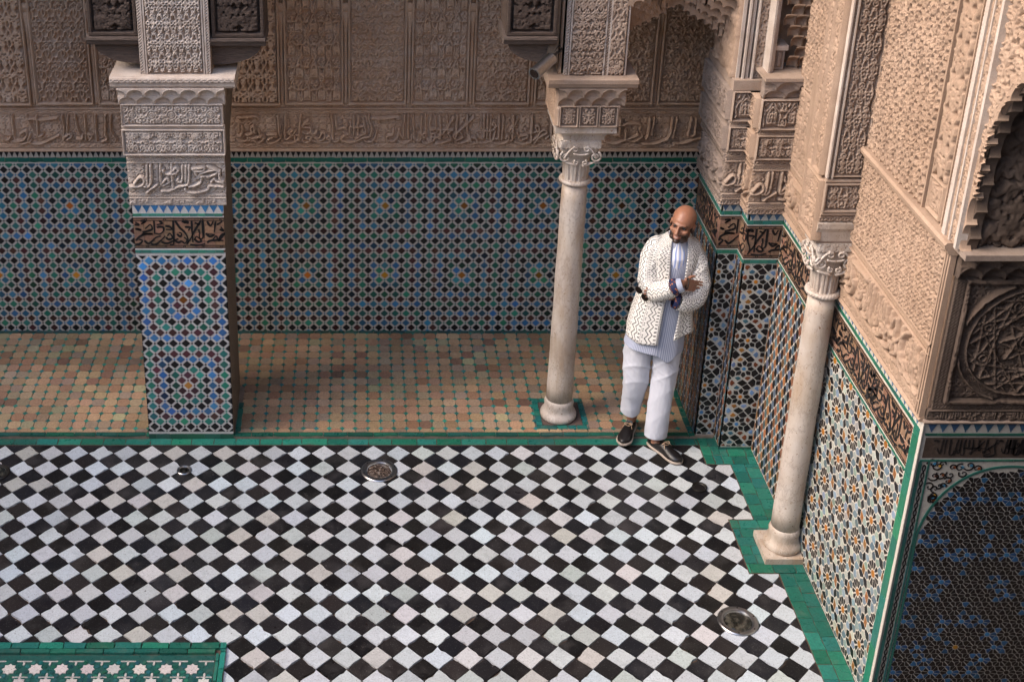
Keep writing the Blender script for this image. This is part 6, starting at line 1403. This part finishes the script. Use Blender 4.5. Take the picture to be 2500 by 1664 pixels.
# ---------------- floor fittings ----------------
def drain(name,label,cx,cy,r,ri,glass=True,dark=False):
    d=thing(name,label,'floor light' if glass else 'floor drain',(cx,cy,0)); mb=MB()
    mb.lathe(cx,cy,[(r,-.01),(r,.006),(r-.006,.0105),(ri+.012,.0105),(ri+.004,.008),(ri,.002),(ri,-.012),(ri-.004,-.02)],56); mb.build('metal_ring',M['metal'] if not dark else M['steel_dark'],d,smooth=False,cols=False)
    if glass:
        mb=MB(); nr,ns=10,40; vs=[];fs=[]
        for i in range(nr+1):
            for k in range(ns): a=2*math.pi*k/ns; q=(ri-.001)*i/nr; z_=.0095-.010*(i/nr)**4 if not dark else .001; vs.append((cx+q*math.cos(a),cy+q*math.sin(a),z_))
        for i in range(nr):
            for k in range(ns): fs.append((i*ns+k,(i+1)*ns+k,(i+1)*ns+(k+1)%ns,i*ns+(k+1)%ns))
        mb.add(vs,fs); mb.build('domed_glass',M['drainglass'],d,smooth=True,cols=False)
        for k in range(6):
            a=2*math.pi*(k+.3)/6; q=(r+ri)/2+.004; mb=MB(); mb.lathe(cx+q*math.cos(a),cy+q*math.sin(a),[(.0045,.010),(.0042,.0125)],10); mb.build('screw',M['steel_dark'],d,cols=False)
    return d
def m_dg():
    m,nt,b=nmat('scratched_dirty_glass'); P=coords(nt,which='World'); n=noise(nt,60,6,.75,P); L(nt,ramp(nt,n,[(.42,(.02,.015,.012)),(.56,(.12,.08,.06)),(.66,(.6,.55,.5))]),b.inputs['Base Color']); b.inputs['Roughness'].default_value=.15; bump(nt,b,n,.8,.01); return m
def m_dg2():
    m,nt,b=nmat('dark_clear_glass'); P=coords(nt,which='World'); n=noise(nt,30,4,.7,P); L(nt,ramp(nt,n,[(.45,(.012,.012,.010)),(.75,(.10,.09,.07))]),b.inputs['Base Color']); b.inputs['Roughness'].default_value=.08; return m
M['drainglass']=m_dg(); drain('floor_light','round steel floor light with scratched murky glass below the gallery step','x' and .144,7.124,.119,.082)
M['drainglass']=m_dg2(); drain('floor_light','round steel floor light with clear dark lens near the lower right green border',2.134,5.767,.113,.078)
drain('floor_light','dark round floor light cut off by the left edge of the picture',-2.352,7.106,.085,.06,dark=True)
d=drain('floor_drain','small worn round metal drain let into a white tile at the left',-1.132,7.128,.049,.034,glass=False)
mb=MB(); mb.lathe(-1.132,7.128,[(.033,.001),(.030,.005),(.024,.005),(.022,.001),(.014,.001),(.012,.004),(.004,.004)],28); mb.build('drain_cap',M['steel_dark'],d,cols=False)
d=drain('floor_drain','dark ring-shaped drain cover in a black tile to the right of the man\'s shoe',2.199,6.951,.046,.036,glass=False,dark=True)
mb=MB(); mb.lathe(2.199,6.951,[(.035,.001),(.030,.004),(.004,.003)],24); mb.build('drain_cap',M['leather'],d,cols=False)
# ---------------- finish ----------------
GR={'timber_corbel':'carved timber corbels along the gallery','marble_column':'marble columns of the courtyard','carved_pier':'carved plaster piers above the columns and pillar','floor_light':'round lights set in the courtyard floor','floor_drain':'small drains set in the courtyard floor','stalactite_arch':None}
for o in COL.objects:
    k=o.name.split('.')[0]
    if o.parent is None and GR.get(k): o['group']=GR[k]
bpy.context.view_layer.update()
for o in list(COL.objects):
    if o.type=='EMPTY' and o.parent is None and o.get('keep') is None:
        inv=Matrix.Translation(o.location).inverted()
        for ch in o.children: ch.matrix_parent_inverse=inv
